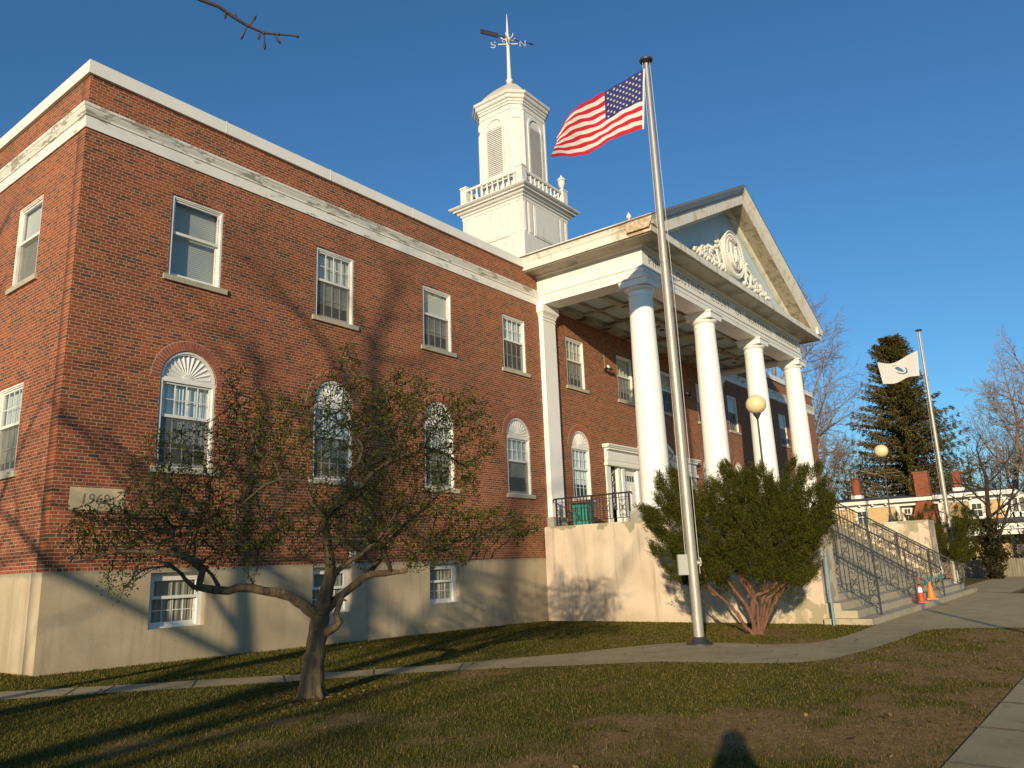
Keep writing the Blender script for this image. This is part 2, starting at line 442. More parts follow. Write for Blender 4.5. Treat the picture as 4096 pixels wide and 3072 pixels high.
Z=gzn(X)+.003*(fbm(X,Y,3.0,9)-.5)*(np.abs(X-11)<13.5)
V=np.stack([X,Y,Z],-1).reshape(-1,3)
nx=len(xs); ii,jj=np.meshgrid(np.arange(nx-1),np.arange(len(ys)-1)); a=(jj*nx+ii).ravel()
F=np.stack([a,a+1,a+nx+1,a+nx],-1)
m,nt,bs=mnew('lawn_ground'); g=geo(nt)
at=nd(nt,'Attribute'); at.attribute_name='bare'
gr=ramp(nt,noise(nt,g,3.0,6,.65),[(.3,(.06,.062,.014)),(.5,(.10,.095,.026)),(.7,(.17,.13,.048))])
so=ramp(nt,noise(nt,g,7,6,.7),[(.3,(.20,.115,.048)),(.6,(.33,.20,.085)),(.8,(.42,.28,.13))])
fn=noise(nt,g,34,4,.7)
c=mixc(nt,at.outputs['Fac'],gr,so); c=mixc(nt,1.0,c,ramp(nt,fn,[(.3,(.6,.6,.6)),(.7,(1.3,1.3,1.3))]),'MULTIPLY')
nt.links.new(c,bs.inputs['Base Color']); bs.inputs['Roughness'].default_value=1; bs.inputs['Specular IOR Level'].default_value=.1
bump(nt,bs,noise(nt,g,26,5,.7),.9,.03)
me=npmesh('ground',V,F,m,smooth=True)
att=me.attributes.new('bare','FLOAT','POINT'); att.data.foreach_set('value',bare(V[:,0],V[:,1]).astype(np.float32))
tag(link('ground',me),kind='structure')

def strip(name,far,near,lift,mat,kind='structure'):
    mb=MB(); n=len(far)
    vs=[(x,y,gz(x)+lift) for x,y in far]+[(x,y,gz(x)+lift) for x,y in near]
    fs=[(i,i+1,n+i+1,n+i) for i in range(n-1)]
    mb.add(vs,fs); o=mb.build(name,mat); tag(o,kind=kind); return o
PF=[(-9,24.4),(-2.6,19.3),(4.0,14.06),(4.91,13.33),(5.71,12.7),(6.43,12.1),(7.33,11.5),(8.2,10.78),(9.61,9.85),(10.9,9.2),(12.6,8.5),(14.4,8.0),(15.2,7.55),(15.4,6.6),(15.3,5.7),(15.91,5.1),(17.05,5.0),(18.9,5.05),(20.7,5.2)]
PN=[(-9.6,23.3),(-3.1,18.4),(3.5,13.2),(4.56,12.4),(5.19,11.9),(6.05,11.25),(6.80,10.70),(7.75,10.02),(9.02,9.25),(10.0,8.4),(11.0,7.3),(11.9,6.4),(12.09,5.6),(12.2,5.0),(12.62,4.3),(13.33,4.02),(14.71,3.9),(16.66,3.83),(19.4,3.86)]
def slabs(name,base,axis_scale,joint):
    m,nt,bs=mnew(name); return m
# walk concrete with darker joints
def walkmat(name,spacing,axis):
    m,nt,bs=mnew(name); g=geo(nt); p_=sep(nt,g)
    c=ramp(nt,noise(nt,g,1.1,6,.6),[(.3,(.31,.235,.11)),(.7,(.44,.34,.17))])
    c=mixc(nt,mth(nt,'MULTIPLY',band(nt,noise(nt,g,2.7,6,.65),.54,.66),.5),c,(.21,.16,.085))
    c=mixc(nt,1.0,c,ramp(nt,noise(nt,g,60,3),[(.3,(.88,.88,.88)),(.7,(1.1,1.1,1.1))]),'MULTIPLY')
    nt.links.new(c,bs.inputs['Base Color']); bs.inputs['Roughness'].default_value=.92
    bump(nt,bs,noise(nt,g,50,4),.3,.008)
    return m
WM=walkmat('walk_concrete_weathered',1.3,'X')
o=strip('path',PF,PN,.005,WM)
jm=basic('joint_dirt',(.06,.05,.035),1,.2,20)
mb=MB()
for (ax,ay),(bx,by) in [((5.69,12.68),(5.20,11.95)),((6.08,12.34),(5.63,11.74)),((7.02,11.7),(6.5,10.96)),((8.02,10.9),(7.55,10.2)),((4.85,13.35),(4.45,12.5)),((9.2,10.1),(8.65,9.5)),((10.5,9.3),(9.7,8.7))]:
    d=Vector((bx-ax,by-ay)).normalized(); n_=Vector((-d.y,d.x))*.011
    for s0,s1 in ((0,1),):
        mb.add([(ax+n_.x,ay+n_.y,gz(ax)+.009),(bx+n_.x,by+n_.y,gz(bx)+.009),(bx-n_.x,by-n_.y,gz(bx)+.009),(ax-n_.x,ay-n_.y,gz(ax)+.009)],[(0,1,2,3)])
tag(mb.build('path_joints',jm),kind='structure')
plaza_far=[(19.6,5.0),(20.7,5.2),(21.5,5.24),(37.3,5.24),(38.5,6.3),(42,6.4),(62,6.4)]
plaza_near=[(19.4,3.86),(20.15,3.5),(21.0,1.36),(33.5,1.36),(35.7,3.9),(40.1,3.9),(62,3.9)]
strip('plaza',plaza_far,plaza_near,.009,WM)
strip('sidewalk',[(-40,1.33),(4,1.33),(21.5,1.33),(90,1.33)],[(-40,-1.1),(4,-1.1),(21.5,-1.1),(90,-1.1)],.013,WM)
mb=MB()
for x in np.arange(-12,60,1.52):
    mb.box(x+.5,x+.515,-1.1,1.33,gz(x)+.007,gz(x)+.017)
mb.box(-40,90,-1.1,-1.07,-1.9,-1.70)
tag(mb.build('sidewalk_joints',jm),kind='structure')
asp=basic('asphalt',(.05,.05,.05),.9,.2,8,.3)
mb=MB(); mb.quad((-200,-14,-1.78),(200,-14,-1.78),(200,-3.2,-1.78),(-200,-3.2,-1.78)); 
o=mb.build('street',asp); o.location.z=.12; tag(o,kind='structure')

# ------------------------------------------------------------------ courthouse
FY=15.03; LX=6.03; RX=52.19; CX=29.11; BACK=31.0
BH=thing('courthouse','red brick courthouse with white columned portico, pediment and cupola','courthouse',(CX,FY,-1.75))
UPW=[7.89,11.73,15.56,19.28]; UPW=[(a,a+1.25) for a in UPW]
CEN=[(22.98,24.2),(26.62,27.86)]
mir=lambda lst:[(2*CX-b,2*CX-a) for a,b in lst]
WINS=[(a,b,'left') for a,b in UPW]+[(a,b,'mid') for a,b in CEN]+[(a,b,'mid') for a,b in mir(CEN)]+[(a,b,'right') for a,b in mir(UPW)]
ARW=[(a,b) for a,b in UPW]+[CEN[0]]+mir([CEN[0]])+mir(UPW)
ZU0,ZU1=6.24,8.10; ZA0,ZAS=2.19,4.05
def rect(a,b,c,d): return [(a,c),(b,c),(b,d),(a,d)]
def arch(a,b,z0,zs,n=24):
    r=(b-a)/2; cx=(a+b)/2
    return [(a,z0),(b,z0)]+[(cx+r*math.cos(math.pi*i/n),zs+r*math.sin(math.pi*i/n)) for i in range(n+1)]
holes=[rect(a,b,ZU0,ZU1) for a,b,_ in WINS]+[arch(a,b,ZA0,ZAS) for a,b in ARW]
holes.append([(25.2,1.17),(33.02,1.17),(33.02,4.0),(25.2,4.0)])
me=holes_mesh('brick_wall',[(LX,.205),(RX,.205),(RX,10.06),(LX,10.06)],holes,.34,'Y',FY,MT['brick_x'])
link('brick_wall',me,BH)
SIDEW=[(16.8,18.04),(20.6,21.84),(24.4,25.64)]
holes=[rect(a,b,6.18,8.04) for a,b in SIDEW]+[rect(a,b,2.15,3.96) for a,b in SIDEW]
me=holes_mesh('brick_wall',[(FY+.34,.205),(BACK,.205),(BACK,10.06),(FY+.34,10.06)],holes,.34,'X',LX,MT['brick_y']); link('brick_wall',me,BH)
mb=MB(); mb.box(LX+.001,LX+.34,FY+.001,FY+.339,.205,10.055)   # inside corner fill
mb.build('corner_fill',MT['brick_y'],BH)
mb=MB(); mb.box(RX-.34,RX,FY+.341,BACK,.205,10.06); mb.build('brick_wall',MT['brick_y'],BH)
mb=MB(); mb.box(LX,RX,BACK,BACK+.3,-1.9,10.06); mb.build('brick_wall',MT['brick_x'],BH)
# brick returns of the end wall facing the camera at the corner
mb=MB(); mb.box(LX+.35,RX-.35,FY+.35,BACK-.01,9.75,9.95); mb.build('flat_roof',MT['roof'],BH)
mb=MB(); mb.box(LX+.4,RX-.4,FY+.4,BACK-.1,5.3,5.5); mb.box(LX+.4,RX-.4,FY+.4,BACK-.1,1.0,1.12); mb.build('floor_slab',MT['stonegrey'],BH)

# concrete base with basement windows
BW=[(7.93,9.1),(11.77,12.95),(15.65,16.83)]
holes=[rect(a,b,-.92,.13) for a,b in BW]+[rect(a,b,-.92,.13) for a,b in mir(BW)]
me=holes_mesh('stucco_base',[(LX-.045,-2.3),(21.05,-2.3),(21.05,.202),(LX-.045,.202)],holes[:3],.45,'Y',FY-.045,MT['base']); link('stucco_base',me,BH)
me=holes_mesh('stucco_base',[(37.17,-2.3),(RX+.045,-2.3),(RX+.045,.202),(37.17,.202)],holes[3:],.45,'Y',FY-.045,MT['base']); link('stucco_base',me,BH)
for a,b in ((LX-.045,LX+.3),(RX-.3,RX+.045)):
    mb=MB(); mb.box(a,b,FY+.406,BACK,-2.3,.202); mb.build('stucco_base',MT['base'],BH)

for x,z in ((8.55,-1.13),(12.5,-1.0),(17.6,-.35),(7.0,-.55),(14.4,-.75),(10.6,-.4)):
    mb=MB(); mb.box(x-.022,x+.022,FY-.047,FY-.03,z-.022,z+.022); mb.build('tie_mark',MT['lime'],BH)
# belt course and coping run round the left end, along the street front and round the right end
bprof=[(0.0,8.84),(.035,8.84),(.035,9.09),(.06,9.10),(.06,9.13),(.045,9.14),(.075,9.19),(.10,9.235),(.10,9.25),(.12,9.27),(.13,9.30),(.13,9.325),(0.0,9.34)]
cprof=[(-.4,10.04),(.07,10.03),(.075,10.315),(.05,10.33),(-.4,10.33)]
for pth in ([(LX,BACK),(LX,FY),(21.36,FY)],[(36.86,FY),(RX,FY),(RX,BACK)]):
    mb=MB(); mb.sweep(pth,bprof); mb.build('belt_course',MT['belt'],BH)
    mb=MB(); mb.sweep(pth,cprof)
    xs_=np.arange(LX+3.0,20.5,3.05) if pth[0][0]<10 else np.arange(39,52,3.05)
    for x in xs_: mb.box(x,x+.02,FY-.077,FY+.1,10.028,10.333)
    mb.build('coping',MT['coping'],BH)

# -------- windows
WCACHE={}
def wmesh(key,fn):
    if key not in WCACHE: WCACHE[key]=fn()
    return WCACHE[key]
def lk(name,me,parent,loc=None):
    o=bpy.data.objects.new(name,me); COL.objects.link(o); o.parent=parent
    if loc: o.location=loc
    return o
def sash(w,x0,x1,z0,z1,y,nc,nr,st=.05,br=.06,mun=True):
    mb=MB()
    mb.box(x0,x0+st,y,y+.04,z0,z1); mb.box(x1-st,x1,y,y+.04,z0,z1)
    mb.box(x0+st,x1-st,y,y+.04,z0,z0+br); mb.box(x0+st,x1-st,y,y+.04,z1-st,z1)
    if mun:
        for i in range(1,nc): 
            x=x0+st+(x1-x0-2*st)*i/nc; mb.box(x-.009,x+.009,y+.012,y+.030,z0+br,z1-st)
        for j in range(1,nr):
            z=z0+br+(z1-st-z0-br)*j/nr; mb.box(x0+st,x1-st,y+.013,y+.029,z-.009,z+.009)
    return mb
def pane(x0,x1,z0,z1,y):
    mb=MB(); mb.quad((x0,y,z0),(x1,y,z0),(x1,y,z1),(x0,y,z1)); return mb
def window(loc,rz,w,h,kind,muntin=(True,True),blind='blind',bfrac=.12,scr=True,sillm='lime',lowblue=False):
    base=kind=='base'; arched=kind=='arch'
    key=(round(w,3),round(h,3),kind)
    def frame():
        mb=MB(); t=.075 if not base else .1; y0=.035 if not base else .14
        mb.box(0.003,t,y0,y0+.16,0,h); mb.box(w-t,w-.003,y0,y0+.16,0,h)
        mb.box(t,w-t,y0+.001,y0+.16,h-t-.01,h-.003)
        if not base:
            mb.box(.018,t-.012,y0-.018,y0,0,h-.03); mb.box(w-t+.012,w-.018,y0-.018,y0,0,h-.03)
            if not arched: mb.box(t-.012,w-t+.012,y0-.018,y0+.001,h-.055,h-.03)
        mb.box(t,w-t,y0+.002,y0+.2,0.0,.03)
        return mb.mesh('window',MT['white_trim'])
    o=lk('window',wmesh(key+('f',),frame),BH); o.matrix_parent_inverse=wm(BH).inverted(); o.location=loc; o.rotation_euler=(0,0,rz)
    y0=.14 if base else .062
    t=.07 if not base else .1
    mid=h*.548 if not arched else h*.575
    nr=2
    ku=key+('u',muntin[0]); kl=key+('l',muntin[1])
    lk('upper_sash',wmesh(ku,lambda:sash(w,t,w-t,mid-.03,h-t-.005,y0,4,nr,mun=muntin[0]).mesh('sash',MT['white_trim'])),o)
    lk('lower_sash',wmesh(kl,lambda:sash(w,t,w-t,.03,mid+.02,y0+.05,4,3 if arched else 2,br=.08,mun=muntin[1]).mesh('sash',MT['white_trim'])),o)
    def gl():
        mb=MB(); mb.quad((t+.02,y0+.015,mid),(w-t-.02,y0+.015,mid),(w-t-.02,y0+.015,h-t-.02),(t+.02,y0+.015,h-t-.02))
        mb.quad((t+.02,y0+.067,.06),(w-t-.02,y0+.067,.06),(w-t-.02,y0+.067,mid),(t+.02,y0+.067,mid)); return mb.mesh('pane',MT['glass'],fix=False)
    lk('pane',wmesh(key+('g',),gl),o)
    if scr: lk('insect_screen',wmesh(key+('s',),lambda:pane(t+.01,w-t-.01,.035,mid-.02,y0+.022).mesh('screen',MT['screen'])),o)
    def bl():
        mb=MB(); 
        if blind in ('curtain','dim_curtain'):
            n=40; vs=[];fs=[]
            for i in range(n+1):
                x=.01+(w-.02)*i/n; y=(.215 if base else .165)+.012*math.sin(i*1.25)+.008*math.sin(i*2.9)
                vs+=[(x,y,h*bfrac+.01),(x,y,h-.02)]
                if i: fs.append((2*i-2,2*i,2*i+1,2*i-1))
            mb.add(vs,fs)
        else:
            yb=.24 if blind=='venetian' else .16
            mb.quad((.005,yb,h*bfrac),(w-.005,yb,h*bfrac),(w-.005,yb,h-.01),(.005,yb,h-.01))
        return mb.mesh('blind',MT[blind],fix=False)
    lk('curtain' if blind=='curtain' else 'blind',wmesh(key+('b',blind,bfrac),bl),o)
    if not base:
        def sl_():
            mb=MB(); mb.box(-.10,w+.13,-.055,.10,-.115,-.001); return mb.mesh('sill',MT[sillm])
        lk('sill',wmesh(key+('sill',),sl_),o)
    if arched:
        r=w/2; zs=h+.0
        def fan():
            mb=MB(); n=24
            # backing half disc
            vs=[(r,.08,zs)]+[(r+(r-.004)*math.cos(math.pi*i/n),.08,zs+(r-.004)*math.sin(math.pi*i/n)) for i in range(n+1)]
            mb.add(vs,[(0,i+1,i+2) for i in range(n)])
            # arched casing
            for ro,ri,ya,yb in ((r-.004,r-.085,.035,.105),(r-.018,r-.055,.017,.035)):
                for i in range(n):
                    a0=math.pi*i/n;a1=math.pi*(i+1)/n
                    P=[(r+q*math.cos(a_),zs+q*math.sin(a_)) for a_ in (a0,a1) for q in (ri,ro)]
                    mb.add([(P[0][0],ya,P[0][1]),(P[1][0],ya,P[1][1]),(P[3][0],ya,P[3][1]),(P[2][0],ya,P[2][1]),
                            (P[0][0],yb,P[0][1]),(P[1][0],yb,P[1][1]),(P[3][0],yb,P[3][1]),(P[2][0],yb,P[2][1])],
                           [(0,1,2,3),(0,4,7,3)[::-1],(0,4,5,1),(3,2,6,7),(0,3,7,4)])
            # sunburst rays, hub and transom bar
            for i in range(13):
                a_=math.pi*(i+.5)/13; d=Vector((math.cos(a_),math.sin(a_))); p_=Vector((-d.y,d.x))
                r1=.10; r2=r-.10
                pts=[(r1,-.008),(r2,-.042),(r2,.042),(r1,.008)]
                vs=[(r+d.x*u+p_.x*v,.079,zs+.02+d.y*u+p_.y*v) for u,v in pts]+[(r+d.x*r1,.070,zs+.02+d.y*r1),(r+d.x*(r2),.052,zs+.02+d.y*r2)]
                mb.add(vs,[(0,1,5,4),(3,4,5,2),(1,2,5)])
            for i in range(12):
                a0=math.pi*i/12;a1=math.pi*(i+1)/12
                mb.add([(r,.055,zs+.01),(r+.12*math.cos(a0),.065,zs+.01+.12*math.sin(a0)),(r+.12*math.cos(a1),.065,zs+.01+.12*math.sin(a1)),
                        (r+.12*math.cos(a0),.14,zs+.01+.12*math.sin(a0)),(r+.12*math.cos(a1),.14,zs+.01+.12*math.sin(a1))],[(0,1,2),(1,3,4,2)])
            mb.box(.003,w-.003,.02,.12,zs-.085,zs-.025); mb.box(.003,w-.003,.033,.12,zs-.025,zs+.02)
            return mb.mesh('fan_panel',MT['white_trim'])
        lk('fan_panel',wmesh(key+('fan',),fan),o)
        def vous():
            mb=MB(); n=33; r0=r; r1=r+.205
            for i in range(40):
                a0=math.pi*i/40;a1=math.pi*(i+1)/40
                P=[(r+q*math.cos(a_),zs+q*math.sin(a_)) for a_ in (a0,a1) for q in (r0,r1+.012)]
                mb.add([(P[k][0],-.003,P[k][1]) for k in (0,1,3,2)]+[(P[k][0],.02,P[k][1]) for k in (0,1,3,2)],[(0,1,2,3),(1,5,6,2),(0,3,7,4)],0)
            for i in range(n):
                a0=math.pi*(i+.10)/n;a1=math.pi*(i+.90)/n
                P=[(r+q*math.cos(a_),zs+q*math.sin(a_)) for a_ in (a0,a1) for q in (r0+.002,r1)]
                mb.add([(P[k][0],-.008,P[k][1]) for k in (0,1,3,2)]+[(P[k][0],.03,P[k][1]) for k in (0,1,3,2)],[(0,1,2,3),(0,4,5,1),(1,5,6,2),(2,6,7,3),(3,7,4,0)],1)
            return mb.mesh('brick_arch',[MT['mortar'],MT['voussoir']])
        lk('brick_arch',wmesh(key+('v',),vous),o)
    return o
for i,(a,b,g_) in enumerate(WINS):
    st=i%4
    if i==0: window((a,FY,ZU0),0,b-a,ZU1-ZU0,'rect',(False,False),'venetian',.02,False)
    elif i==2: window((a,FY,ZU0),0,b-a,ZU1-ZU0,'rect',(False,True),'blind',.24)
    else: window((a,FY,ZU0),0,b-a,ZU1-ZU0,'rect',(True,True),'blind' if i!=3 else 'curtain',[.2,.22,.24,.5][st])
for i,(a,b) in enumerate(ARW):
    window((a,FY,ZA0),0,b-a,ZAS-ZA0,'arch',(True,i not in (3,)),'curtain' if i in (0,1,4) else 'blind',[.28,.3,.35,.3][i%4],scr=i!=4)
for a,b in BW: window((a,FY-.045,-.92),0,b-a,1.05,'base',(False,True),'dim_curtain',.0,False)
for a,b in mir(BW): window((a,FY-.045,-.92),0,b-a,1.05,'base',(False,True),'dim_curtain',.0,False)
for a,b in SIDEW:
    window((LX,b,6.18),R(-90),b-a,1.86,'rect',(False,False),'blind',.0)
    window((LX,b,2.15),R(-90),b-a,1.81,'rect',(True,True),'blind',.15)

# -------- cornerstone
mb=MB(); mb.box(6.335,7.325,FY-.006,FY+.05,1.292,1.708); cs=mb.build('cornerstone',basic('cornerstone',(.56,.44,.26),.8,.08,6,.15),BH)
link('cornerstone_date',text_mesh('date','1969',6.56,7.06,1.40,1.60,FY-.0062,.003,MT['letter'],.12,.012),cs)

# -------- pilasters at the portico ends
def pilaster(x0,x1):
    mb=MB(); y0=14.85
    mb.box(x0,x1,y0,FY+.02,1.50,8.40)
    mb.box(x0-.02,x1+.02,y0-.02,FY+.02,8.30,8.345)
    pr=[(0,8.40),(.03,8.42),(.03,8.47),(.07,8.55),(.11,8.60),(.11,8.845),(0,8.845)]
    mb.sweep([(x0,FY),(x0,y0),(x1,y0),(x1,FY)],[(o_,z) for o_,z in pr]+[(-.3,8.845),(-.3,8.40)])
    p_=mb.build('pilaster',MT['white_col'],BH)
    b=MB(); b.box(x0-.05,x1+.05,y0-.06,FY+.02,1.171,1.499); b.build('pilaster_base',MT['stonegrey'],p_)
pilaster(21.36,22.10); pilaster(2*CX-22.10,2*CX-21.36)

# -------- columns
def column_mesh():
    mb=MB(); pr=[(.60,1.47),(.60,1.53),(.575,1.56),(.54,1.58),(.54,1.60),(.49,1.63)]
    for i in range(17):
        t=i/16; z=1.65+t*(8.10-1.65); r=.46-.077*(t**1.7); pr.append((r,z))
    pr+=[(.385,8.30),(.405,8.305),(.405,8.345),(.385,8.35),(.383,8.46),(.405,8.47),(.44,8.50),(.475,8.54),(.485,8.58),(.46,8.605)]
    mb.lathe(pr,0,0,40); return mb
cm=column_mesh().mesh('column',MT['white_col'],smooth=50)
ab=MB(); ab.sweep([(-.45,-.45),(-.45,.45),(.45,.45),(.45,-.45)][::-1],[(.0,8.60),(.04,8.60),(.05,8.78),(.10,8.81),(.10,8.852),(0,8.852)],closed=True); ab.box(-.45,.45,-.45,.45,8.601,8.851)
abm=ab.mesh('abacus',MT['white_col'])
pl_=MB(); pl_.box(-.62,.62,-.62,.62,1.15,1.47); plm=pl_.mesh('plinth',MT['stonegrey'])
COLX=[21.745,26.665,31.58,36.5]
for x in COLX:
    o=bpy.data.objects.new('column',cm); COL.objects.link(o); o.parent=BH; o.matrix_parent_inverse=wm(BH).inverted(); o.location=(x,11.22,0)
    lk('abacus',abm,o); lk('plinth',plm,o)

# -------- entablature
EX0,EX1,EY=21.35,36.87,10.85
epath=[(EX0,FY),(EX0,EY),(EX1,EY),(EX1,FY)]
eprof=[(0,8.855),(0,9.03),(.02,9.035),(.02,9.17),(.06,9.18),(.06,9.225),(.0,9.235),(0,9.84),(.03,9.85),(.10,9.90),(.10,9.93),(-.75,9.93),(-.75,8.855)]
mb=MB(); mb.sweep(epath,eprof); ent=mb.build('entablature',MT['white'],BH)
words=[('FIRST',21.80,23.17),('DISTRICT',23.80,26.17),('COURT',26.74,28.45),('OF',29.03,29.66),('NORTHERN',30.20,33.02),('MIDDLESEX',33.62,36.42)]
for tx,a,b in words:
    link('inscription',text_mesh('inscription',tx,a,b,9.385,9.69,EY-.0005,.004,MT['letter']),ent)
kprof=[(.10,9.90),(.72,9.905),(.72,9.93),(.80,9.925),(.80,10.15),(.10,10.19)]
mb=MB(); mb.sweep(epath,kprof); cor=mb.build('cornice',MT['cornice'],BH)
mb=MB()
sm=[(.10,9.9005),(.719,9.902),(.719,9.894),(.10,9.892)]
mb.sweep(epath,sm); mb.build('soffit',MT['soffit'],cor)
gprof=[(.3,10.13),(.80,10.151),(.815,10.19),(.84,10.22),(.845,10.27),(.89,10.36),(.905,10.39),(.905,10.45),(.3,10.60)]
for pth in ([(EX0,FY),(EX0,EY)],[(EX1,EY),(EX1,FY)]):
    q=pth[:]; 
    if pth[0][0]==EX0: q[1]=(EX0,EY-.86)
    else: q[0]=(EX1,EY-.86)
    mb=MB(); mb.sweep(q,gprof); mb.build('gutter_moulding',MT['cornice'],cor)
# gable: rakes
SL=.493; GX=EX0-.80; AX=CX
zb=lambda x:9.70+SL*((x-GX) if x<=AX else (2*AX-GX-x))
rk=[(EY+.02,-.14),(EY-.10,-.12),(EY-.16,0.0),(EY-.74,0.0),(EY-.77,.02),(EY-.77,.40),(EY-.80,.42),(EY-.80,.46),(EY-.85,.52),(EY-.88,.64),(EY-.90,.70),(EY-.90,.77),(EY+.02,.77)]
for side in (0,1):
    xm=GX+.98
    xs_=[GX-.105,xm,AX] if side==0 else [AX,2*AX-xm,2*AX-GX+.105]
    mb=MB(); k=len(rk)
    vs=[(x,y,max(zb(x)+h,10.03)) for x in xs_ for y,h in rk]
    mb.add(vs,[(j*k+i,j*k+(i+1)%k,j*k+k+(i+1)%k,j*k+k+i) for j in (0,1) for i in range(k)]+[tuple(range(k)),tuple(range(2*k,3*k))])
    rc_=mb.build('raking_cornice',MT['cornice'],BH)
    mb=MB(); s0,s1=(xm,AX) if side==0 else (2*AX-xm,AX)
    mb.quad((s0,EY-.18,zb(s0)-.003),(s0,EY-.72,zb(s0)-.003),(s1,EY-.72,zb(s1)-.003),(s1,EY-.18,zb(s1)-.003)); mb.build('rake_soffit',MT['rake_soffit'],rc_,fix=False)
    if side==0:      # dark grey strip over the upper moulding of the left rake only
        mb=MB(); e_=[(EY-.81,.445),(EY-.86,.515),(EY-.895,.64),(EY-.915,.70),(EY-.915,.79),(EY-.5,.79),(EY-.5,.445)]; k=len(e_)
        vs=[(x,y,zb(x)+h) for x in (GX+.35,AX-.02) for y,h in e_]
        mb.add(vs,[(i,(i+1)%k,k+(i+1)%k,k+i) for i in range(k)]+[tuple(range(k)),tuple(range(k,2*k))]); mb.build('left_rake_strip',basic('dark_grey_strip',(.17,.175,.18),.5,.1,3),rc_)
mb=MB(); mb.prism([(EX0+.2,10.16),(EX1-.2,10.16),(AX,zb(AX)+.2)],EY+.035,EY+.25); ped=mb.build('tympanum',MT['blue'],BH)
mb=MB()
for s_ in (-1,1):
    e=AX+s_*(AX-GX+.125)
    mb.add([(e,EY-.91,zb(GX-.1)+.715),(AX,EY-.91,zb(AX)+.772),(AX,24.5,zb(AX)+.772),(e,24.5,zb(GX-.1)+.715),
            (e,EY-.91,zb(GX-.1)+.755),(AX,EY-.91,zb(AX)+.815),(AX,24.5,zb(AX)+.815),(e,24.5,zb(GX-.1)+.755)],
           [(0,1,2,3),(4,5,6,7),(0,1,5,4),(3,0,4,7),(1,2,6,5),(2,3,7,6)])
rf=mb.build('gable_roof',MT['roof'],BH)
mb=MB(); mb.tube([(21.15,11.1,10.55),(21.15,11.1,10.82)],.018,6)
mb.lathe([(.01,10.80),(.075,10.86),(.085,10.93),(.01,11.06)],21.15,11.1,6); mb.build('roof_vent',MT['white'],rf)
# medallion and leaf relief
mb=MB(); mc=Vector((29.06,0,11.86)); yq=EY
def disc(mb,r,y0,y1,n=40,cx=mc.x,cz=mc.z,sq=1.0):
    vs=[(cx+r*math.cos(2*math.pi*i/n),y,cz+sq*r*math.sin(2*math.pi*i/n)) for y in (y0,y1) for i in range(n)]
    mb.add(vs,[tuple(range(n)),tuple(range(n,2*n))]+[(i,(i+1)%n,n+(i+1)%n,n+i) for i in range(n)])
def ring(mb,r,rt,y,n=40,sq=1.0):
    mb.tube([(mc.x+r*math.cos(2*math.pi*i/n),y,mc.z+sq*r*math.sin(2*math.pi*i/n)) for i in range(n+1)],rt,6,cap=False)
disc(mb,1.0,yq-.18,yq+.05); ring(mb,.965,.05,yq-.18); ring(mb,.70,.03,yq-.185)
for i in range(46):
    a_=2*math.pi*i/46; mb.ell((mc.x+.85*math.cos(a_),yq-.19,mc.z+.85*math.sin(a_)),(.032,.03,.032),6,4)
sh=[(-.34,.42),(-.17,.36),(0,.45),(.17,.36),(.34,.42),(.36,.05),(.25,-.28),(0,-.52),(-.25,-.28),(-.36,.05)]
mb.prism([(mc.x+a_,mc.z+b_) for a_,b_ in sh],yq-0.240,yq-0.170)
mb.tube([(mc.x-.02,yq-0.260,mc.z-.33),(mc.x-.03,yq-0.270,mc.z+.05),(mc.x-.02,yq-0.270,mc.z+.18)],[.05,.075,.05],7); mb.ell((mc.x-.02,yq-0.270,mc.z+.27),(.05,.05,.06))
mb.tube([(mc.x-.05,yq-0.270,mc.z+.1),(mc.x-.2,yq-0.270,mc.z-.02),(mc.x-.22,yq-0.270,mc.z-.25)],.022,6); mb.tube([(mc.x+.03,yq-0.270,mc.z+.1),(mc.x+.18,yq-0.270,mc.z+.0),(mc.x+.2,yq-0.270,mc.z-.2)],.022,6)
mb.tube([(mc.x-.3,yq-0.240,mc.z+.58),(mc.x,yq-0.260,mc.z+.52),(mc.x+.3,yq-0.240,mc.z+.58)],.035,6)
mb.tube([(mc.x-.62,yq-0.220,mc.z-.1),(mc.x-.5,yq-0.230,mc.z-.45),(mc.x-.2,yq-0.240,mc.z-.62),(mc.x+.2,yq-0.240,mc.z-.62),(mc.x+.5,yq-0.230,mc.z-.45),(mc.x+.62,yq-0.220,mc.z-.1)],.045,6)
mb.build('medallion',MT['relief'],ped,smooth=40)
rnd=random.Random(5)
for s_ in (-1,1):
    mb=MB()
    for k in range(130):
        u=rnd.random()**.8; x=1.0+u*2.75; top=max(.12,1.15*(1-u)**.9+.12)
        z=10.86+ .07+ rnd.random()*top*(.8 if u>.3 else 1.0)
        a_=rnd.uniform(-.9,.9)+(.6 if rnd.random()<.5 else -.3)
        rot=Matrix.Rotation(a_*s_,3,'Y')@Matrix.Rotation(rnd.uniform(-.5,.5),3,'Z')
        L=rnd.uniform(.10,.19); mb.ell((mc.x+s_*x,yq-.05-.07*rnd.random(),z),(L,.055,L*.40),8,5,rot)
    for k in range(14):
        t=k/13; x=1.0+t*2.8; mb.ell((mc.x+s_*x,yq-.12,10.93+.05*math.sin(k*2.1)),(.13,.10,.10),7,5)
    for q in range(3):
        pts=[(mc.x+s_*(1.05+.5*q+.25*t),yq-.16,10.95+ (1.0-.33*q)*t+.05*math.sin(5*t)) for t in np.linspace(0,1,7)]
        mb.tube(pts,[.05,.055,.06,.055,.05,.04,.02],6)
    mb.build('leaf_relief',MT['relief'],ped,smooth=60)
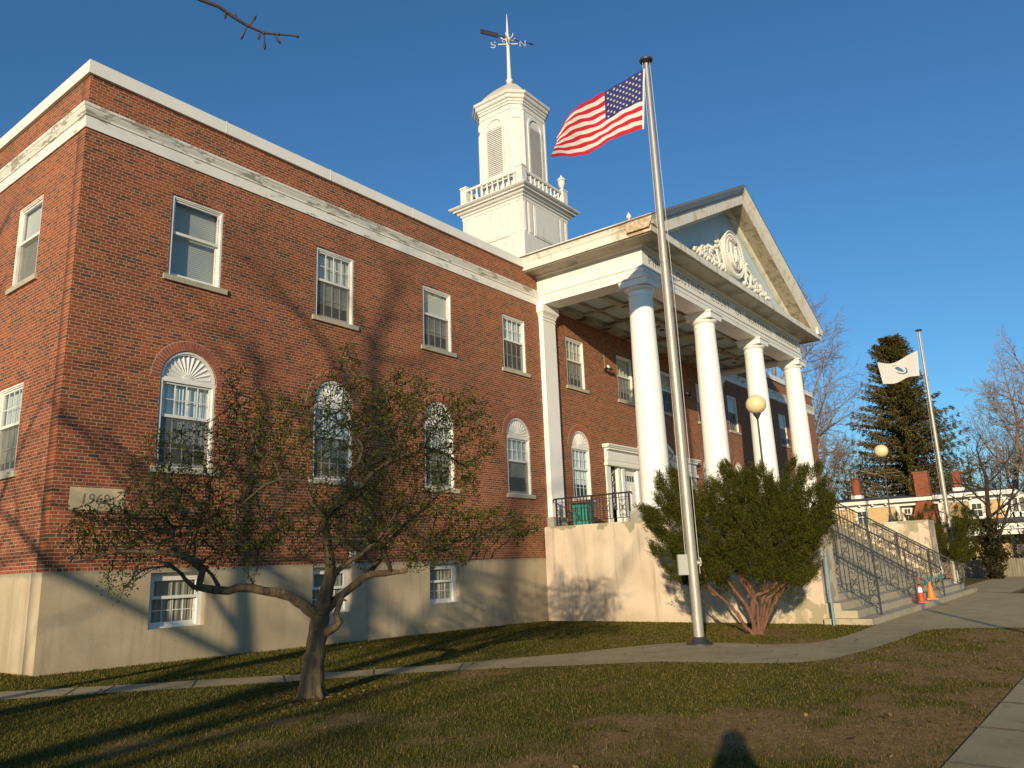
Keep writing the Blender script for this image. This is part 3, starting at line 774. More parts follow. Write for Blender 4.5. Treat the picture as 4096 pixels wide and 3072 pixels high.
# portico ceiling
mb=MB(); mb.box(EX0+.7,EX1-.7,EY+.7,FY-.001,9.08,9.18); ce=mb.build('portico_ceiling',MT['ceil'],BH)
mb=MB()
xb=np.linspace(EX0+.75,EX1-.75,9)
for i,x in enumerate(xb):
    w_=.24 if i%2==0 else .12
    mb.box(x-w_/2,x+w_/2,EY+.74,FY,8.95 if i%2==0 else 9.0,9.079)
for y,w_,z in ((12.0,.12,9.0),(13.05,.24,8.95),(14.1,.12,9.0),(14.85,.34,8.87)):
    for i in range(8): mb.box(xb[i]+.121,xb[i+1]-.121,y-w_/2,y+w_/2,z+.003,9.078)
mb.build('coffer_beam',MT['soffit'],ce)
for x in (23.4,27.3,31.0,34.8):
    for y in (11.75,13.55):
        mb=MB(); mb.lathe([(.11,9.05),(.09,9.045),(.08,9.079)],x+.6,y,14); mb.build('recessed_light',MT['dark'],ce)

# -------- doors
mb=MB()
def ladder(mb,x0,x1):
    mb.box(x0,x1,FY-.10,FY+.1,3.62,4.10); mb.box(x0+.06,x1-.06,FY-.115,FY-.10,3.72,4.02)
    mb.box(x0-.05,x1+.05,FY-.16,FY+.05,3.52,3.62)
    mb.box(x0-.10,x1+.10,FY-.26,FY+.05,4.19,4.25); mb.box(x0-.13,x1+.13,FY-.30,FY+.05,4.25,4.31); mb.box(x0,x1,FY-.14,FY+.05,4.10,4.19)
    n=int((x1-x0)/.11)
    for i in range(n): mb.box(x0+.02+i*.11,x0+.08+i*.11,FY-.22,FY-.14,4.12,4.188)
def leaf(mb,x0,x1):
    mb.box(x0,x1,FY+.06,FY+.11,1.18,3.5)
def doorset(x0,x1,doors,sides):
    mb=MB(); ladder(mb,x0,x1)
    for a,b in sides+[(x0,x0+.16),(x1-.16,x1)]: mb.box(a,b,FY-.06,FY+.12,1.172,3.52)
    s=mb.build('door_surround',MT['white_trim'],BH)
    for a,b in doors:
        d=MB(); d.box(a,b,FY+.05,FY+.10,1.175,3.52)
        w_=b-a
        for u in (.12,.55):
            for z0,z1 in ((1.35,1.9),(2.0,2.85)): d.box(a+w_*u,a+w_*(u+.33),FY+.035,FY+.05,z0,z1)
        dd=d.build('door',MT['white_trim'],s)
        g=MB()
        for u in range(4): g.box(a+w_*(.14+.19*u),a+w_*(.27+.19*u),FY+.043,FY+.049,3.02,3.24)
        g.build('door_pane',MT['dark'],s)
    return s
s=doorset(25.2,27.85,[(26.55,27.55)],[(25.36,25.5),(26.05,26.2),(26.36,26.55),(27.55,27.7)])
g=MB(); g.box(25.55,26.0,FY+.06,FY+.075,1.9,3.42); g.build('side_light',MT['dark'],s)
g=MB()
for i in range(7): g.tube([(25.62+.15*(i%2),FY+.05,1.95+.2*i),(25.93-.15*(i%2),FY+.05,2.15+.2*i)],.01,4)
g.build('side_light_grille',MT['white_trim'],s)
s=doorset(30.37,33.02,[(30.67,31.67)],[(31.67,31.86),(32.02,32.2),(32.7,32.86)])
g=MB(); g.box(32.2,32.7,FY+.06,FY+.075,1.9,3.42); g.build('side_light',MT['dark'],s)
s=doorset(28.0,30.22,[(28.3,29.08),(29.14,29.92)],[(28.16,28.3),(29.92,30.06)])
mb=MB(); x0,x1=27.82,30.40; zt=4.36
mb.prism([(x0+.15,4.32),(x1-.15,4.32),(CX,5.0)],FY-.10,FY+.02)
for s_ in (-1,1):
    e=CX+s_*(CX-x0)
    mb.add([(e,FY-.32,4.32),(CX,FY-.32,5.02),(CX,FY-.32,5.18),(e,FY-.32,4.46),(e,FY+.01,4.32),(CX,FY+.01,5.02),(CX,FY+.01,5.18),(e,FY+.01,4.46)],
           [(0,1,2,3),(4,5,6,7),(0,1,5,4),(3,2,6,7),(0,3,7,4)])
    for i in range(10):
        t=(i+.5)/10; x=e+(CX-e)*t; z=4.32+.70*t; mb.box(x-.035,x+.035,FY-.2,FY-.1,z-.11,z-.01)
mb.build('door_pediment',MT['white_trim'],s)
mb=MB(); mb.box(27.75,28.0,FY-.02,FY+.1,1.172,4.3); mb.box(30.22,30.37,FY-.02,FY+.1,1.172,4.3); mb.build('door_pier',MT['white_trim'],BH)

# -------- cupola
CXc,CYc=29.11,21.61; hb=1.85
mb=MB(); mb.box(CXc-hb,CXc+hb,CYc-hb,CYc+hb,12.6,17.0)
mb.box(CXc-hb-.035,CXc+hb+.035,CYc-hb-.035,CYc+hb+.035,12.6,15.02)
def fmat(cx,cy_,rz,off): return Matrix.Translation((cx,cy_,0))@Matrix.Rotation(rz,4,'Z')@Matrix.Translation((0,-off,0))
for k in range(4):
    mb.M=fmat(CXc,CYc,k*math.pi/2,hb)
    for a,b in ((-1.849,-1.60),(-1.50,-1.12),(1.12,1.50),(1.60,1.849)):
        mb.box(a,b,-.03,.0,15.02,16.78)
        mb.box(a+.06,b-.06,-.05,-.03,15.16,16.64)
    mb.box(-1.04,1.04,-.045,0,15.10,16.70); mb.box(-.96,.96,-.06,-.045,15.18,16.62)
mb.M=None
sq=lambda h:[(CXc-h,CYc+h),(CXc-h,CYc-h),(CXc+h,CYc-h),(CXc+h,CYc+h)]
mb.sweep(sq(hb),[(0,16.72),(.04,16.72),(.04,16.86),(.10,16.90),(.10,16.97),(.20,17.02),(.24,17.10),(.36,17.13),(.36,17.20),(.46,17.24),(.52,17.30),(.52,17.34),(0,17.42)],closed=True)
cup=mb.build('cupola',MT['cupola'],BH)
mb=MB(); mb.sweep(sq(1.76),[(.08,17.36),(.08,17.50),(-.10,17.50),(-.10,17.36)],closed=True); mb.sweep(sq(1.76),[(.09,18.25),(.10,18.36),(.06,18.40),(-.1,18.40),(-.1,18.25)],closed=True)
mb.build('balustrade_rail',MT['cupola'],cup)
bal=[(.05,17.50),(.05,17.56),(.03,17.59),(.05,17.70),(.085,17.86),(.06,17.98),(.035,18.08),(.05,18.14),(.05,18.17),(.065,18.18),(.065,18.255)]
for k in range(4):
    mb=MB(); mb.M=fmat(CXc,CYc,k*math.pi/2,1.76)
    for i in range(9): mb.lathe(bal,-1.34+i*.335,.0,10)
    mb.build('balusters',MT['cupola'],cup,smooth=60)
for sx in (-1,1):
    for sy_ in (-1,1):
        mb=MB(); x=CXc+sx*1.74; y=CYc+sy_*1.74; mb.box(x-.19,x+.19,y-.19,y+.19,17.40,18.42); mb.box(x-.22,x+.22,y-.22,y+.22,18.42,18.50); mb.box(x-.215,x+.215,y-.215,y+.215,17.38,17.52)
        mb.build('balustrade_post',MT['cupola'],cup)
mb=MB(); ux,uy=CXc+1.74,CYc-1.74
mb.lathe([(.10,18.50),(.10,18.54),(.05,18.58),(.05,18.62),(.14,18.72),(.18,18.86),(.19,19.02),(.24,19.05),(.24,19.10),(.20,19.14),(.16,19.20),(.06,19.26),(.06,19.31),(.03,19.38)],ux,uy,18); mb.build('urn',MT['cupola'],cup,smooth=50)
def octo(a,b): return [(CXc-b,CYc+a),(CXc-a,CYc+b),(CXc-a,CYc-b),(CXc-b,CYc-a),(CXc+b,CYc-a),(CXc+a,CYc-b),(CXc+a,CYc+b),(CXc+b,CYc+a)]
oa,ob=1.43,.95
mb=MB(); P=octo(oa,ob)
mb.add([(x,y,17.3) for x,y in P]+[(x,y,22.6) for x,y in P],[(i,(i+1)%8,8+(i+1)%8,8+i) for i in range(8)]+[tuple(range(8,16))])
mb.sweep(P,[(0,22.30),(.05,22.31),(.05,22.42),(.10,22.46),(.10,22.55),(.17,22.60),(.20,22.68),(.20,22.75),(.27,22.80),(.30,22.88),(.30,22.92),(0,22.97)],closed=True)
mb.sweep(P,[(0,22.02),(.025,22.03),(.025,22.09),(0,22.10)],closed=True)
for k in range(4):
    mb.M=fmat(CXc,CYc,k*math.pi/2,oa)
    for x0,x1 in ((-.93,-.84),(.84,.93)): mb.box(x0,x1,-.035,0,17.5,22.0)
    # raised arch architrave
    n=16; zs=21.30; 
    for x0,x1 in ((-.60,-.48),(.48,.60)): mb.box(x0,x1,-.05,0,18.75,zs)
    mb.box(-.60,.60,-.05,0,18.63,18.75)
    for i in range(n):
        a0=math.pi*i/n;a1=math.pi*(i+1)/n
        vs=[(q*math.cos(a_),y,zs+q*math.sin(a_)) for y in (-.05,0) for a_,q in ((a0,.48),(a0,.60),(a1,.60),(a1,.48))]
        mb.add(vs,[(0,1,2,3),(1,5,6,2),(0,3,7,4)])
    mb.box(-.48,.48,-.03,-.001,zs-.02,zs+.05)
for k in range(4):
    cxx=(oa+ob)/2; L=(oa-ob)*math.sqrt(2)/2
    mb.M=Matrix.Translation((CXc,CYc,0))@Matrix.Rotation(k*math.pi/2-math.pi/4,4,'Z')@Matrix.Translation((0,-(oa+ob)/math.sqrt(2),0))
    mb.box(-.22,.22,-.03,0,17.6,21.35); mb.box(-.17,.17,-.045,-.03,17.7,21.27); mb.box(-.22,.22,-.03,0,21.55,21.95); mb.box(-.17,.17,-.045,-.03,21.60,21.90)
mb.M=None
oct_=mb.build('lantern',MT['cupola'],cup)
for k in range(4):
    mb=MB(); mb.M=fmat(CXc,CYc,k*math.pi/2,oa)
    for i in range(24):
        z=18.78+i*.104
        mb.add([(-.48,-.005,z+.085),(.48,-.005,z+.085),(.48,-.045,z),(-.48,-.045,z),(-.48,-.005,z+.09),(.48,-.005,z+.09),(.48,-.048,z+.012),(-.48,-.048,z+.012)],[(0,1,2,3),(4,5,6,7),(2,3,7,6)])
    mb.build('louvre',MT['cupola'],cup)
mb=MB(); prev=None; prof=[(1.50,22.96),(1.40,23.16),(1.24,23.42),(1.0,23.72),(.72,24.02),(.48,24.24),(.26,24.40),(.12,24.48)]
vs=[];fs=[]
for j,(r_,z) in enumerate(prof):
    for x,y in octo(r_,r_*.62): vs.append((x,y,z))
for j in range(len(prof)-1):
    for i in range(8): fs.append((j*8+i,j*8+(i+1)%8,(j+1)*8+(i+1)%8,(j+1)*8+i))
fs.append(tuple((len(prof)-1)*8+i for i in range(8))); mb.add(vs,fs)
mb.build('dome',basic('dome_lead',(.52,.47,.40),.6,.06,3),cup)
mb=MB()
mb.lathe([(.20,24.42),(.20,24.5),(.17,24.54)],CXc,CYc,16); mb.ell((CXc,CYc,24.72),(.185,.185,.19),16,10)
mb.lathe([(.115,24.85),(.095,25.8),(.085,26.72),(.11,26.74),(.11,26.80),(.07,26.84)],CXc,CYc,14)
mb.ell((CXc,CYc,26.95),(.12,.12,.13),12,8)
mb.lathe([(.06,27.06),(.13,27.16),(.12,27.30),(.07,27.50),(.075,27.55),(.05,28.0),(.012,28.80)],CXc,CYc,12)
for k in range(6):
    an=k*math.pi/3+.4; d=Vector((math.cos(an),math.sin(an),0)); c0=Vector((CXc,CYc,27.22))
    mb.tube([c0+d*.08,c0+d*.25+Vector((0,0,-.02)),c0+d*.37+Vector((0,0,.06)),c0+d*.40+Vector((0,0,.17))],[.035,.03,.03,.02],6)
mb.build('spire',MT['cupola'],cup,smooth=50)
vmat=MT['dark']; D=Vector((.88,-.475,0)).normalized(); c0=Vector((CXc,CYc,27.33)); up=Vector((0,0,1))
mb=MB(); mb.tube([c0-D*1.15,c0+D*1.35],.025,6)
n_=D.cross(up)
def slab(mb,a,b,hh,th):
    vs=[]
    for q in (a,b):
        for sz in (-1,1):
            for sn in (-1,1): vs.append(q+up*hh*sz+n_*th*sn)
    mb.add(vs,[(0,1,3,2),(4,5,7,6),(0,1,5,4),(2,3,7,6),(0,2,6,4),(1,3,7,5)])
slab(mb,c0-D*1.55,c0-D*.55,.13,.03)
mb.add([c0+D*1.30+up*.09,c0+D*1.62,c0+D*1.30-up*.09,c0+D*1.30+n_*.05],[(0,1,2),(0,1,3),(2,1,3)])
mb.build('weather_vane',vmat,cup)
A_=Vector((.607,-.795,0)); mb=MB(); c1=Vector((CXc,CYc,26.95))
mb.tube([c1-A_*.52,c1+A_*.52],.035,6); B_=Vector((.795,.607,0)); mb.tube([c1-B_*.52,c1+B_*.52],.035,6)
def letter(pts,cen,ax):
    mb.tube([cen+ax*a_+up*b_ for a_,b_ in pts],.022,6)
letter([(-.14,-.17),(-.14,.17),(.14,-.17),(.14,.17)],c1+A_*.78,A_)
letter([(.13,.12),(.05,.18),(-.07,.17),(-.12,.08),(-.05,.0),(.06,-.02),(.12,-.09),(.06,-.17),(-.06,-.18),(-.13,-.12)],c1-A_*.78,A_)
letter([(.12,.17),(-.12,.17),(-.12,0),(.06,0),(-.12,0),(-.12,-.17),(.12,-.17)],c1+B_*.76,B_)
letter([(-.18,.17),(-.09,-.17),(0,.08),(.09,-.17),(.18,.17)],c1-B_*.76,B_)
mb.build('compass_arms',MT['cupola'],cup)

# -------- podium and stairs
AW=1.25; PX0,PX1=21.05,37.17; AFY=6.38; DZ=1.17
mb=MB(); mb.box(PX0,PX1,9.9,FY-.046,-2.2,DZ)
mb.box(PX0,PX0+AW,AFY,9.899,-2.2,DZ-.002); mb.box(PX1-AW,PX1,AFY,9.899,-2.2,DZ-.002)
mb.build('podium',MT['podium'],BH)
mb=MB()
for i,(x0,x1,yf,z0,z1) in enumerate([(20.82,37.40,5.24,-2.0,-1.60),(PX0,PX1,5.62,-1.599,-1.42),(PX0,PX1,6.0,-1.419,-1.24)]):
    mb.box(x0+.004*i,x1-.004*i,yf,AFY-.001-.002*i,z0,z1)
n=14; rz_=(DZ+1.24)/n
for k in range(1,n+1):
    yf=6.38+.25*(k-1); z=-1.24+rz_*k
    mb.box(PX0+AW+.001,PX1-AW-.001,yf,yf+.249 if k<n else 9.899,-2.0,z-.0025)
mb.build('staircase',MT['step'],BH)

# ------------------------------------------------------------------ railings
def spiral(c,s0,dirx,dirz,r0,n=14):
    return [(c[0]+dirx*r0*(1-.75*t)*math.cos(t*5.2),c[1]+dirz*r0*(1-.75*t)*math.sin(t*5.2)) for t in np.linspace(0,1,n)]
def scroll_mesh(h,wd):
    mb=MB()
    hw=wd/2
    def tb(pts,r=.0095): mb.tube([(0,a_,b_) for a_,b_ in pts],r,5)
    for sz in (1,-1):
        for sx in (1,-1):
            pts=[(0,h/2+sz*h*.04)]
            for t in np.linspace(0,1,9): pts.append((sx*hw*math.sin(t*2.2)*1.0,h/2+sz*(h*.06+h*.30*t)))
            e=pts[-1]
            for t in np.linspace(0.1,1,9):
                a_=t*5.0; r=hw*.45*(1-.65*t); pts.append((e[0]-sx*hw*.36+sx*r*math.cos(a_)*.9,e[1]-sz*.01+sz*r*math.sin(a_)))
            tb(pts)
            pts=[(sx*hw*.95,h/2)]
            for t in np.linspace(0,1,8):
                a_=t*4.6; r=hw*.4*(1-.6*t); pts.append((sx*(hw*.5+r*math.cos(a_)),h/2+sz*(.02+r*math.sin(a_)*1.3)))
            tb(pts,.009)
    mb.ell((0,0,h/2),(.014,.02,.045),6,5)
    return mb.mesh('scroll_panel',MT['iron'],fix=False)
def railing(label,x,y0,z0,y1,z1,hgt,group,spacing=.125,postevery=1.35,zfun=None,scroll=4,curl=True):
    """straight iron railing along y at constant x; bottom rail parallel to the line from (y0,z0) to (y1,z1)"""
    rt=thing('iron_railing',label,'railing',(x,y0,z0),0,group)
    L=abs(y1-y0); s=1 if y1>y0 else -1; sl_=(z1-z0)/L
    def zz(d): return sl_*d
    mb=MB()
    pts=[(0,s*d,zz(d)+hgt) for d in (-.02,L*.33,L*.66,L+.02)]
    if curl:
        pts=[(0,-s*.09,hgt-.12),(0,-s*.115,hgt-.06),(0,-s*.08,hgt-.005)]+pts+[(0,s*(L+.08),zz(L)+hgt-.005),(0,s*(L+.115),zz(L)+hgt-.06)]
    mb.tube(pts,.027,8); lk('top_rail',mb.mesh('top_rail',MT['iron'],60),rt)
    mb=MB(); mb.tube([(0,0,.13),(0,s*L,zz(L)+.13)],.013,6); lk('bottom_rail',mb.mesh('bottom_rail',MT['iron']),rt)
    mb=MB(); mb.tube([(0,0,hgt-.13),(0,s*L,zz(L)+hgt-.13)],.010,6); lk('middle_rail',mb.mesh('middle_rail',MT['iron']),rt)
    npst=max(1,round(L/postevery)); pd=[L*i/npst for i in range(npst+1)]
    for d in pd:
        zb_=(zfun(y0+s*d)-z0) if zfun else zz(d)
        mb=MB(); mb.box(-.023,.023,-.023,.023,zb_-.01-zz(d),hgt); mb.box(-.045,.045,-.045,.045,zb_-zz(d)-.004,zb_-zz(d)+.012)
        lk('post',mb.mesh('post',MT['iron']),rt,(0,s*d,zz(d)))
    bmesh_=MB(); bmesh_.box(-.010,.010,-.010,.010,.13,hgt-.01); bme=bmesh_.mesh('baluster',MT['iron'])
    sm=scroll_mesh(hgt-.26,spacing*2.0) if scroll else None
    nb=int(L/spacing)
    for i in range(1,nb):
        d=L*i/nb
        if min(abs(d-q) for q in pd)<spacing*.4: continue
        if scroll and i%scroll==1: lk('scroll_panel',sm,rt,(0,s*d,zz(d)+.13)); continue
        if scroll and i%scroll in (1,3) and False: continue
        lk('baluster',bme,rt,(0,s*d,zz(d)))
    return rt
def stepz(y):
    if y<5.24: return gz(22)
    if y<5.62: return -1.60
    if y<6.0: return -1.42
    if y<6.38: return -1.24
    if y>=9.63: return DZ
    return -1.24+rz_*(int((y-6.38)/.25)+1)
railing('black iron railing along the raised porch edge beside the green bin',21.16,14.55,DZ,11.85,DZ,.88,'wrought iron railings',.115,1.35,None,5)
RL=['black scrolled stair railing nearest the juniper and the blue post','black scrolled stair railing ending just left of the striped cone','black scrolled stair railing ending right of the plain orange cone, tied with ribbon','black scrolled stair railing against the far concrete stair pier']
for x,lb in zip((22.42,26.85,31.3,35.7),RL):
    railing(lb,x,5.40,-1.60,9.75,DZ,.93,'wrought iron railings',.11,1.09,stepz,4)

# ------------------------------------------------------------------ globe lamps
def lamp(x,y,label):
    t=thing('globe_lamp',label,'lamp post',(x,y,DZ),0,'globe lamps on the stair piers')
    mb=MB(); mb.lathe([(.15,0),(.15,.02),(.13,.05),(.075,.20),(.05,.34),(.04,.45)],0,0,16); lk('lamp_base',mb.mesh('lamp_base',MT['dark'],40),t)
    mb=MB(); mb.lathe([(.034,.40),(.027,2.60),(.03,2.62),(.06,2.68),(.11,2.76),(.115,2.80)],0,0,14); lk('pole',mb.mesh('pole',MT['dark'],40),t)
    mb=MB(); mb.ell((0,0,3.05),(.285,.285,.275),32,20); lk('globe',mb.mesh('globe',MT['globe'],180),t)
    return t
lamp(21.68,7.80,'cream globe lamp on a dark pole rising behind the juniper, nearer of two')
lamp(36.52,7.88,'cream globe lamp on the far concrete stair pier before the spruce')

# ------------------------------------------------------------------ flagpoles and flags
def flagpole(x,y,top,label,lean=(0,0)):
    zb_=gz(x); t=thing('flagpole',label,'flagpole',(x,y,zb_),0,'flagpoles before the courthouse'); H=top-zb_
    mb=MB(); n=14
    pts=[];rad=[]
    for i in range(n+1):
        u=i/n; pts.append((lean[0]*u,lean[1]*u,H*u)); rad.append(.104-.004*u if u<.42 else .1023-.056*((u-.42)/.58)**1.05)
    mb.tube(pts,rad,24); 
    for u in (.42,.62):
        k=u*n; i=int(k); r_=rad[i]
        mb.tube([(lean[0]*u,lean[1]*u,H*u-.03),(lean[0]*u,lean[1]*u,H*u+.03)],r_+.003,24)
    lk('pole',mb.mesh('pole',MT['alu'],50),t)
    mb=MB(); mb.lathe([(.26,.0),(.26,.03),(.20,.05),(.15,.09),(.125,.13),(.105,.15)],0,0,24); lk('base_collar',mb.mesh('base_collar',MT['dark'],40),t)
    mb=MB(); mb.lathe([(.05,H),(.07,H+.02),(.15,H+.05),(.16,H+.09),(.13,H+.12),(.05,H+.13)],lean[0],lean[1],16); lk('truck',mb.mesh('truck',MT['dark'],40),t)
    mb=MB(); a=Vector((-.085,.035,0))
    for sg,off in ((1,-.03),(-1,.03)):
        mb.tube([Vector((lean[0],lean[1],H+.04))+Vector((sg*.04,-sg*.07,0)),Vector((0,0,H*.55))+Vector((sg*.06,-sg*.10,0)),Vector((0,0,1.35))+Vector((sg*.07,-sg*.11,0))],.006,4)
    lk('halyard',mb.mesh('halyard',MT['rope']),t)
    mb=MB(); mb.box(-.02,.02,-.09,.09,1.3,1.34); mb.box(.0,.02,-.02,.02,1.28,1.36); 
    mb.tube([(.03,-.06,1.25),(.04,-.08,1.33),(.03,-.06,1.42)],.012,5)
    c_=lk('cleat',mb.mesh('cleat',MT['rope']),t); c_.location=(.05,-.07,.25)
    return t
fp=flagpole(14.93,7.02,11.30,'tall brushed aluminium flagpole beside the juniper flying the striped flag',(-.06,.02))
mb=MB(); mb.box(-.10,.10,-.05,.05,1.32,1.72); mb.box(-.09,.09,-.062,-.05,1.34,1.70); bx=lk('junction_box',mb.mesh('junction_box',basic('grey_box',(.36,.36,.33),.6,.05,5)),fp); bx.location=(-.12,.16,.02); bx.rotation_euler=(0,0,R(-50))
flagpole(43.60,6.85,10.95,'distant aluminium flagpole before the yellow house flying the white flag',(.12,-.05))

def smooth_curve(P,n):
    P=np.array(P,float); d=np.r_[0,np.cumsum(np.hypot(*np.diff(P,axis=0).T))]; d/=d[-1]
    t=np.linspace(0,1,n); 
    # Catmull-Rom through arc length samples
    out=np.empty((n,2)); 
    for k in range(2):
        m=np.gradient(P[:,k],d)
        idx=np.clip(np.searchsorted(d,t,side='right')-1,0,len(d)-2); h=d[idx+1]-d[idx]; u=(t-d[idx])/h
        out[:,k]=(2*u**3-3*u**2+1)*P[idx,k]+(u**3-2*u**2+u)*h*m[idx]+(-2*u**3+3*u**2)*P[idx+1,k]+(u**3-u**2)*h*m[idx+1]
    return out
class Cloth:
    def __init__(s,base,top,bot,nu,nv,wave):
        s.base=Vector((base[0],base[1],0)); n=Vector((base[0],base[1],0)).normalized(); s.n=n; s.rt=Vector((n.y,-n.x,0))
        s.T=smooth_curve(top,nu+1); s.B=smooth_curve(bot,nu+1); s.nu=nu; s.nv=nv; s.wave=wave
    def P(s,u,v,off=0):
        k=min(max(u*s.nu,0),s.nu); i=min(int(k),s.nu-1); f_=k-i
        T=s.T[i]*(1-f_)+s.T[i+1]*f_; B=s.B[i]*(1-f_)+s.B[i+1]*f_
        q=T*(1-v)+B*v
        d,dx,dz=s.wave(u,v)
        return s.base+s.rt*(q[0]+dx)+s.n*(d+off)+Vector((0,0,q[1]+dz))
def waveA(u,v):
    d=.20*math.sin(5.6*u-2.2*v+.4)*u**.6+.06*math.sin(13*u+5*v)*u+.014*math.sin(38*u+16*v)
    fold=max(0,(u-.70)/.30)*max(0,1-v/.22); d+=.30*fold
    dz=.035*math.sin(7.5*u-.5)*(.3+.7*v)*min(1,u*3)
    dx=-.0+.18*max(0,(u-.85)/.15)*max(0,1-abs(v-.12)/.10) + .10*math.sin(3.14*v)*max(0,(u-.8)/.2)
    return d,dx,dz
fl=Cloth((14.85,7.0),[(-.11,11.15),(-.51,11.0),(-1.03,10.75),(-1.33,10.6),(-1.62,10.43),(-1.82,10.25),(-2.06,10.05),(-2.25,9.84)],
   [(-.25,9.61),(-.58,9.52),(-1.04,9.42),(-1.41,9.32),(-1.78,9.31),(-2.07,9.24),(-2.37,9.13)],60,39,waveA)
red=clothmat('flag_red',(.62,.035,.055)); wht=clothmat('flag_white',(.80,.76,.70)); blu=clothmat('flag_blue',(.045,.05,.16),.2)
vs=[fl.P(i/60,j/39) for j in range(40) for i in range(61)]; fs=[];mi=[]
for j in range(39):
    for i in range(60):
        fs.append((j*61+i,j*61+i+1,(j+1)*61+i+1,(j+1)*61+i))
        mi.append(2 if (i<24 and j<21) else (0 if (j//3)%2==0 else 1))
nv_=len(vs)
hw_=.0
for r_ in range(9):
    for c_ in range(6 if r_%2==0 else 5):
        u0=.4*((2*c_+1)/12 if r_%2==0 else (2*c_+2)/12); v0=(7/13)*(r_+1)/10
        for off in (-.007,.007):
            o_=len(vs); ring_=[]
            for k in range(10):
                a_=math.pi/2+k*math.pi/5; rr=.038 if k%2==0 else .0155
                vs.append(fl.P(u0+rr*math.cos(a_)/2.45,v0-rr*math.sin(a_)/1.52,off))
            vs.append(fl.P(u0,v0,off))
            for k in range(10): fs.append((o_+k,o_+(k+1)%10,o_+10)); mi.append(1)
# white heading along the hoist
o_=len(vs)
for j in range(40):
    a=fl.P(0,j/39); vs.append(a+fl.n*.004); vs.append(a+fl.rt*.045+fl.n*.004)
for j in range(39): fs.append((o_+2*j,o_+2*j+1,o_+2*j+3,o_+2*j+2)); mi.append(1)
me=bpy.data.meshes.new('flag'); me.from_pydata([tuple(q) for q in vs],[],fs)
for m_ in (red,wht,blu): me.materials.append(m_)
me.polygons.foreach_set('material_index',mi); me.polygons.foreach_set('use_smooth',[True]*len(fs)); me.update()
tag(link('flag',me),'red and white striped flag with white stars on blue, streaming left','flag')
def waveB(u,v):
    return .10*math.sin(6*u-1.5*v)*u**.7, 0, .04*math.sin(8*u)*min(1,u*3)
f2=Cloth((43.6,6.85),[(-.13,9.97),(-.91,9.65),(-1.58,9.48),(-2.07,9.59)],[(-.22,8.64),(-.79,8.61),(-1.62,8.4),(-1.94,8.39)],40,26,waveB)
vs=[f2.P(i/40,j/26) for j in range(27) for i in range(41)]; fs=[(j*41+i,j*41+i+1,(j+1)*41+i+1,(j+1)*41+i) for j in range(26) for i in range(40)]; mi=[0]*len(fs)
eb=clothmat('emblem_blue',(.10,.16,.30),.2); eg=clothmat('emblem_gold',(.5,.38,.12),.2)
def poly(pts,m_,off0):
    for off in (-off0,off0):
        o_=len(vs)
        for u,v in pts: vs.append(f2.P(u-(v-.42)*.42,v,off))
        fs.append(tuple(range(o_,o_+len(pts)))); mi.append(m_)
poly([(.47,.24),(.55,.26),(.555,.42),(.535,.56),(.505,.66),(.475,.60),(.46,.45)],1,.012)
poly([(.50,.33),(.52,.33),(.525,.42),(.515,.52),(.50,.52),(.49,.42)],2,.016)
poly([(.46,.14),(.56,.14),(.56,.18),(.46,.18)],2,.012)
for k in range(8):
    a0=math.pi*(.05+.9*k/8);a1=math.pi*(.05+.9*(k+1)/8)
    q=lambda a_,r: (.5-r*.38*math.cos(a_),.45+r*math.sin(a_)*1.0)
    poly([q(a0,.27),q(a1,.27),q(a1,.34),q(a0,.34)],1,.012)
me=bpy.data.meshes.new('flag'); me.from_pydata([tuple(q) for q in vs],[],fs)
for m_ in (clothmat('flag_cloth_white',(.78,.74,.68)),eb,eg): me.materials.append(m_)
me.polygons.foreach_set('material_index',mi); me.polygons.foreach_set('use_smooth',[True]*len(fs)); me.update()
tag(link('flag',me),'white flag with a small blue shield and ribbon, on the distant flagpole','flag')

# ------------------------------------------------------------------ small things
t=thing('waste_bin','teal green square waste bin on the porch behind the railing','waste bin',(22.15,14.15,DZ),R(8))
mb=MB(); vs=[(-.25,-.25,.03),(.25,-.25,.03),(.25,.25,.03),(-.25,.25,.03),(-.29,-.29,.74),(.29,-.29,.74),(.29,.29,.74),(-.29,.29,.74)]
mb.add(vs,[(0,3,2,1),(0,1,5,4),(1,2,6,5),(2,3,7,6),(3,0,4,7),(4,5,6,7)])
for k in range(4):
    mb.M=Matrix.Rotation(k*math.pi/2,4,'Z')
    for x in (-.17,0,.17): mb.add([(x-.05,-.252,.08),(x+.05,-.252,.08),(x+.055,-.30,.68),(x-.055,-.30,.68),(x-.05,-.25,.08),(x+.05,-.25,.08),(x+.055,-.28,.68),(x-.055,-.28,.68)],[(0,1,2,3),(0,4,7,3),(1,2,6,5)])
mb.M=None
lk('bin_body',mb.mesh('bin_body',basic('teal_plastic',(.02,.22,.17),.5,.08,4)),t)
mb=MB(); mb.box(-.31,.31,-.31,.31,.74,.80); mb.box(-.27,.27,-.27,.27,.80,.83); lk('bin_lid',mb.mesh('bin_lid',basic('maroon_lid',(.09,.035,.035),.5,.1,4)),t)
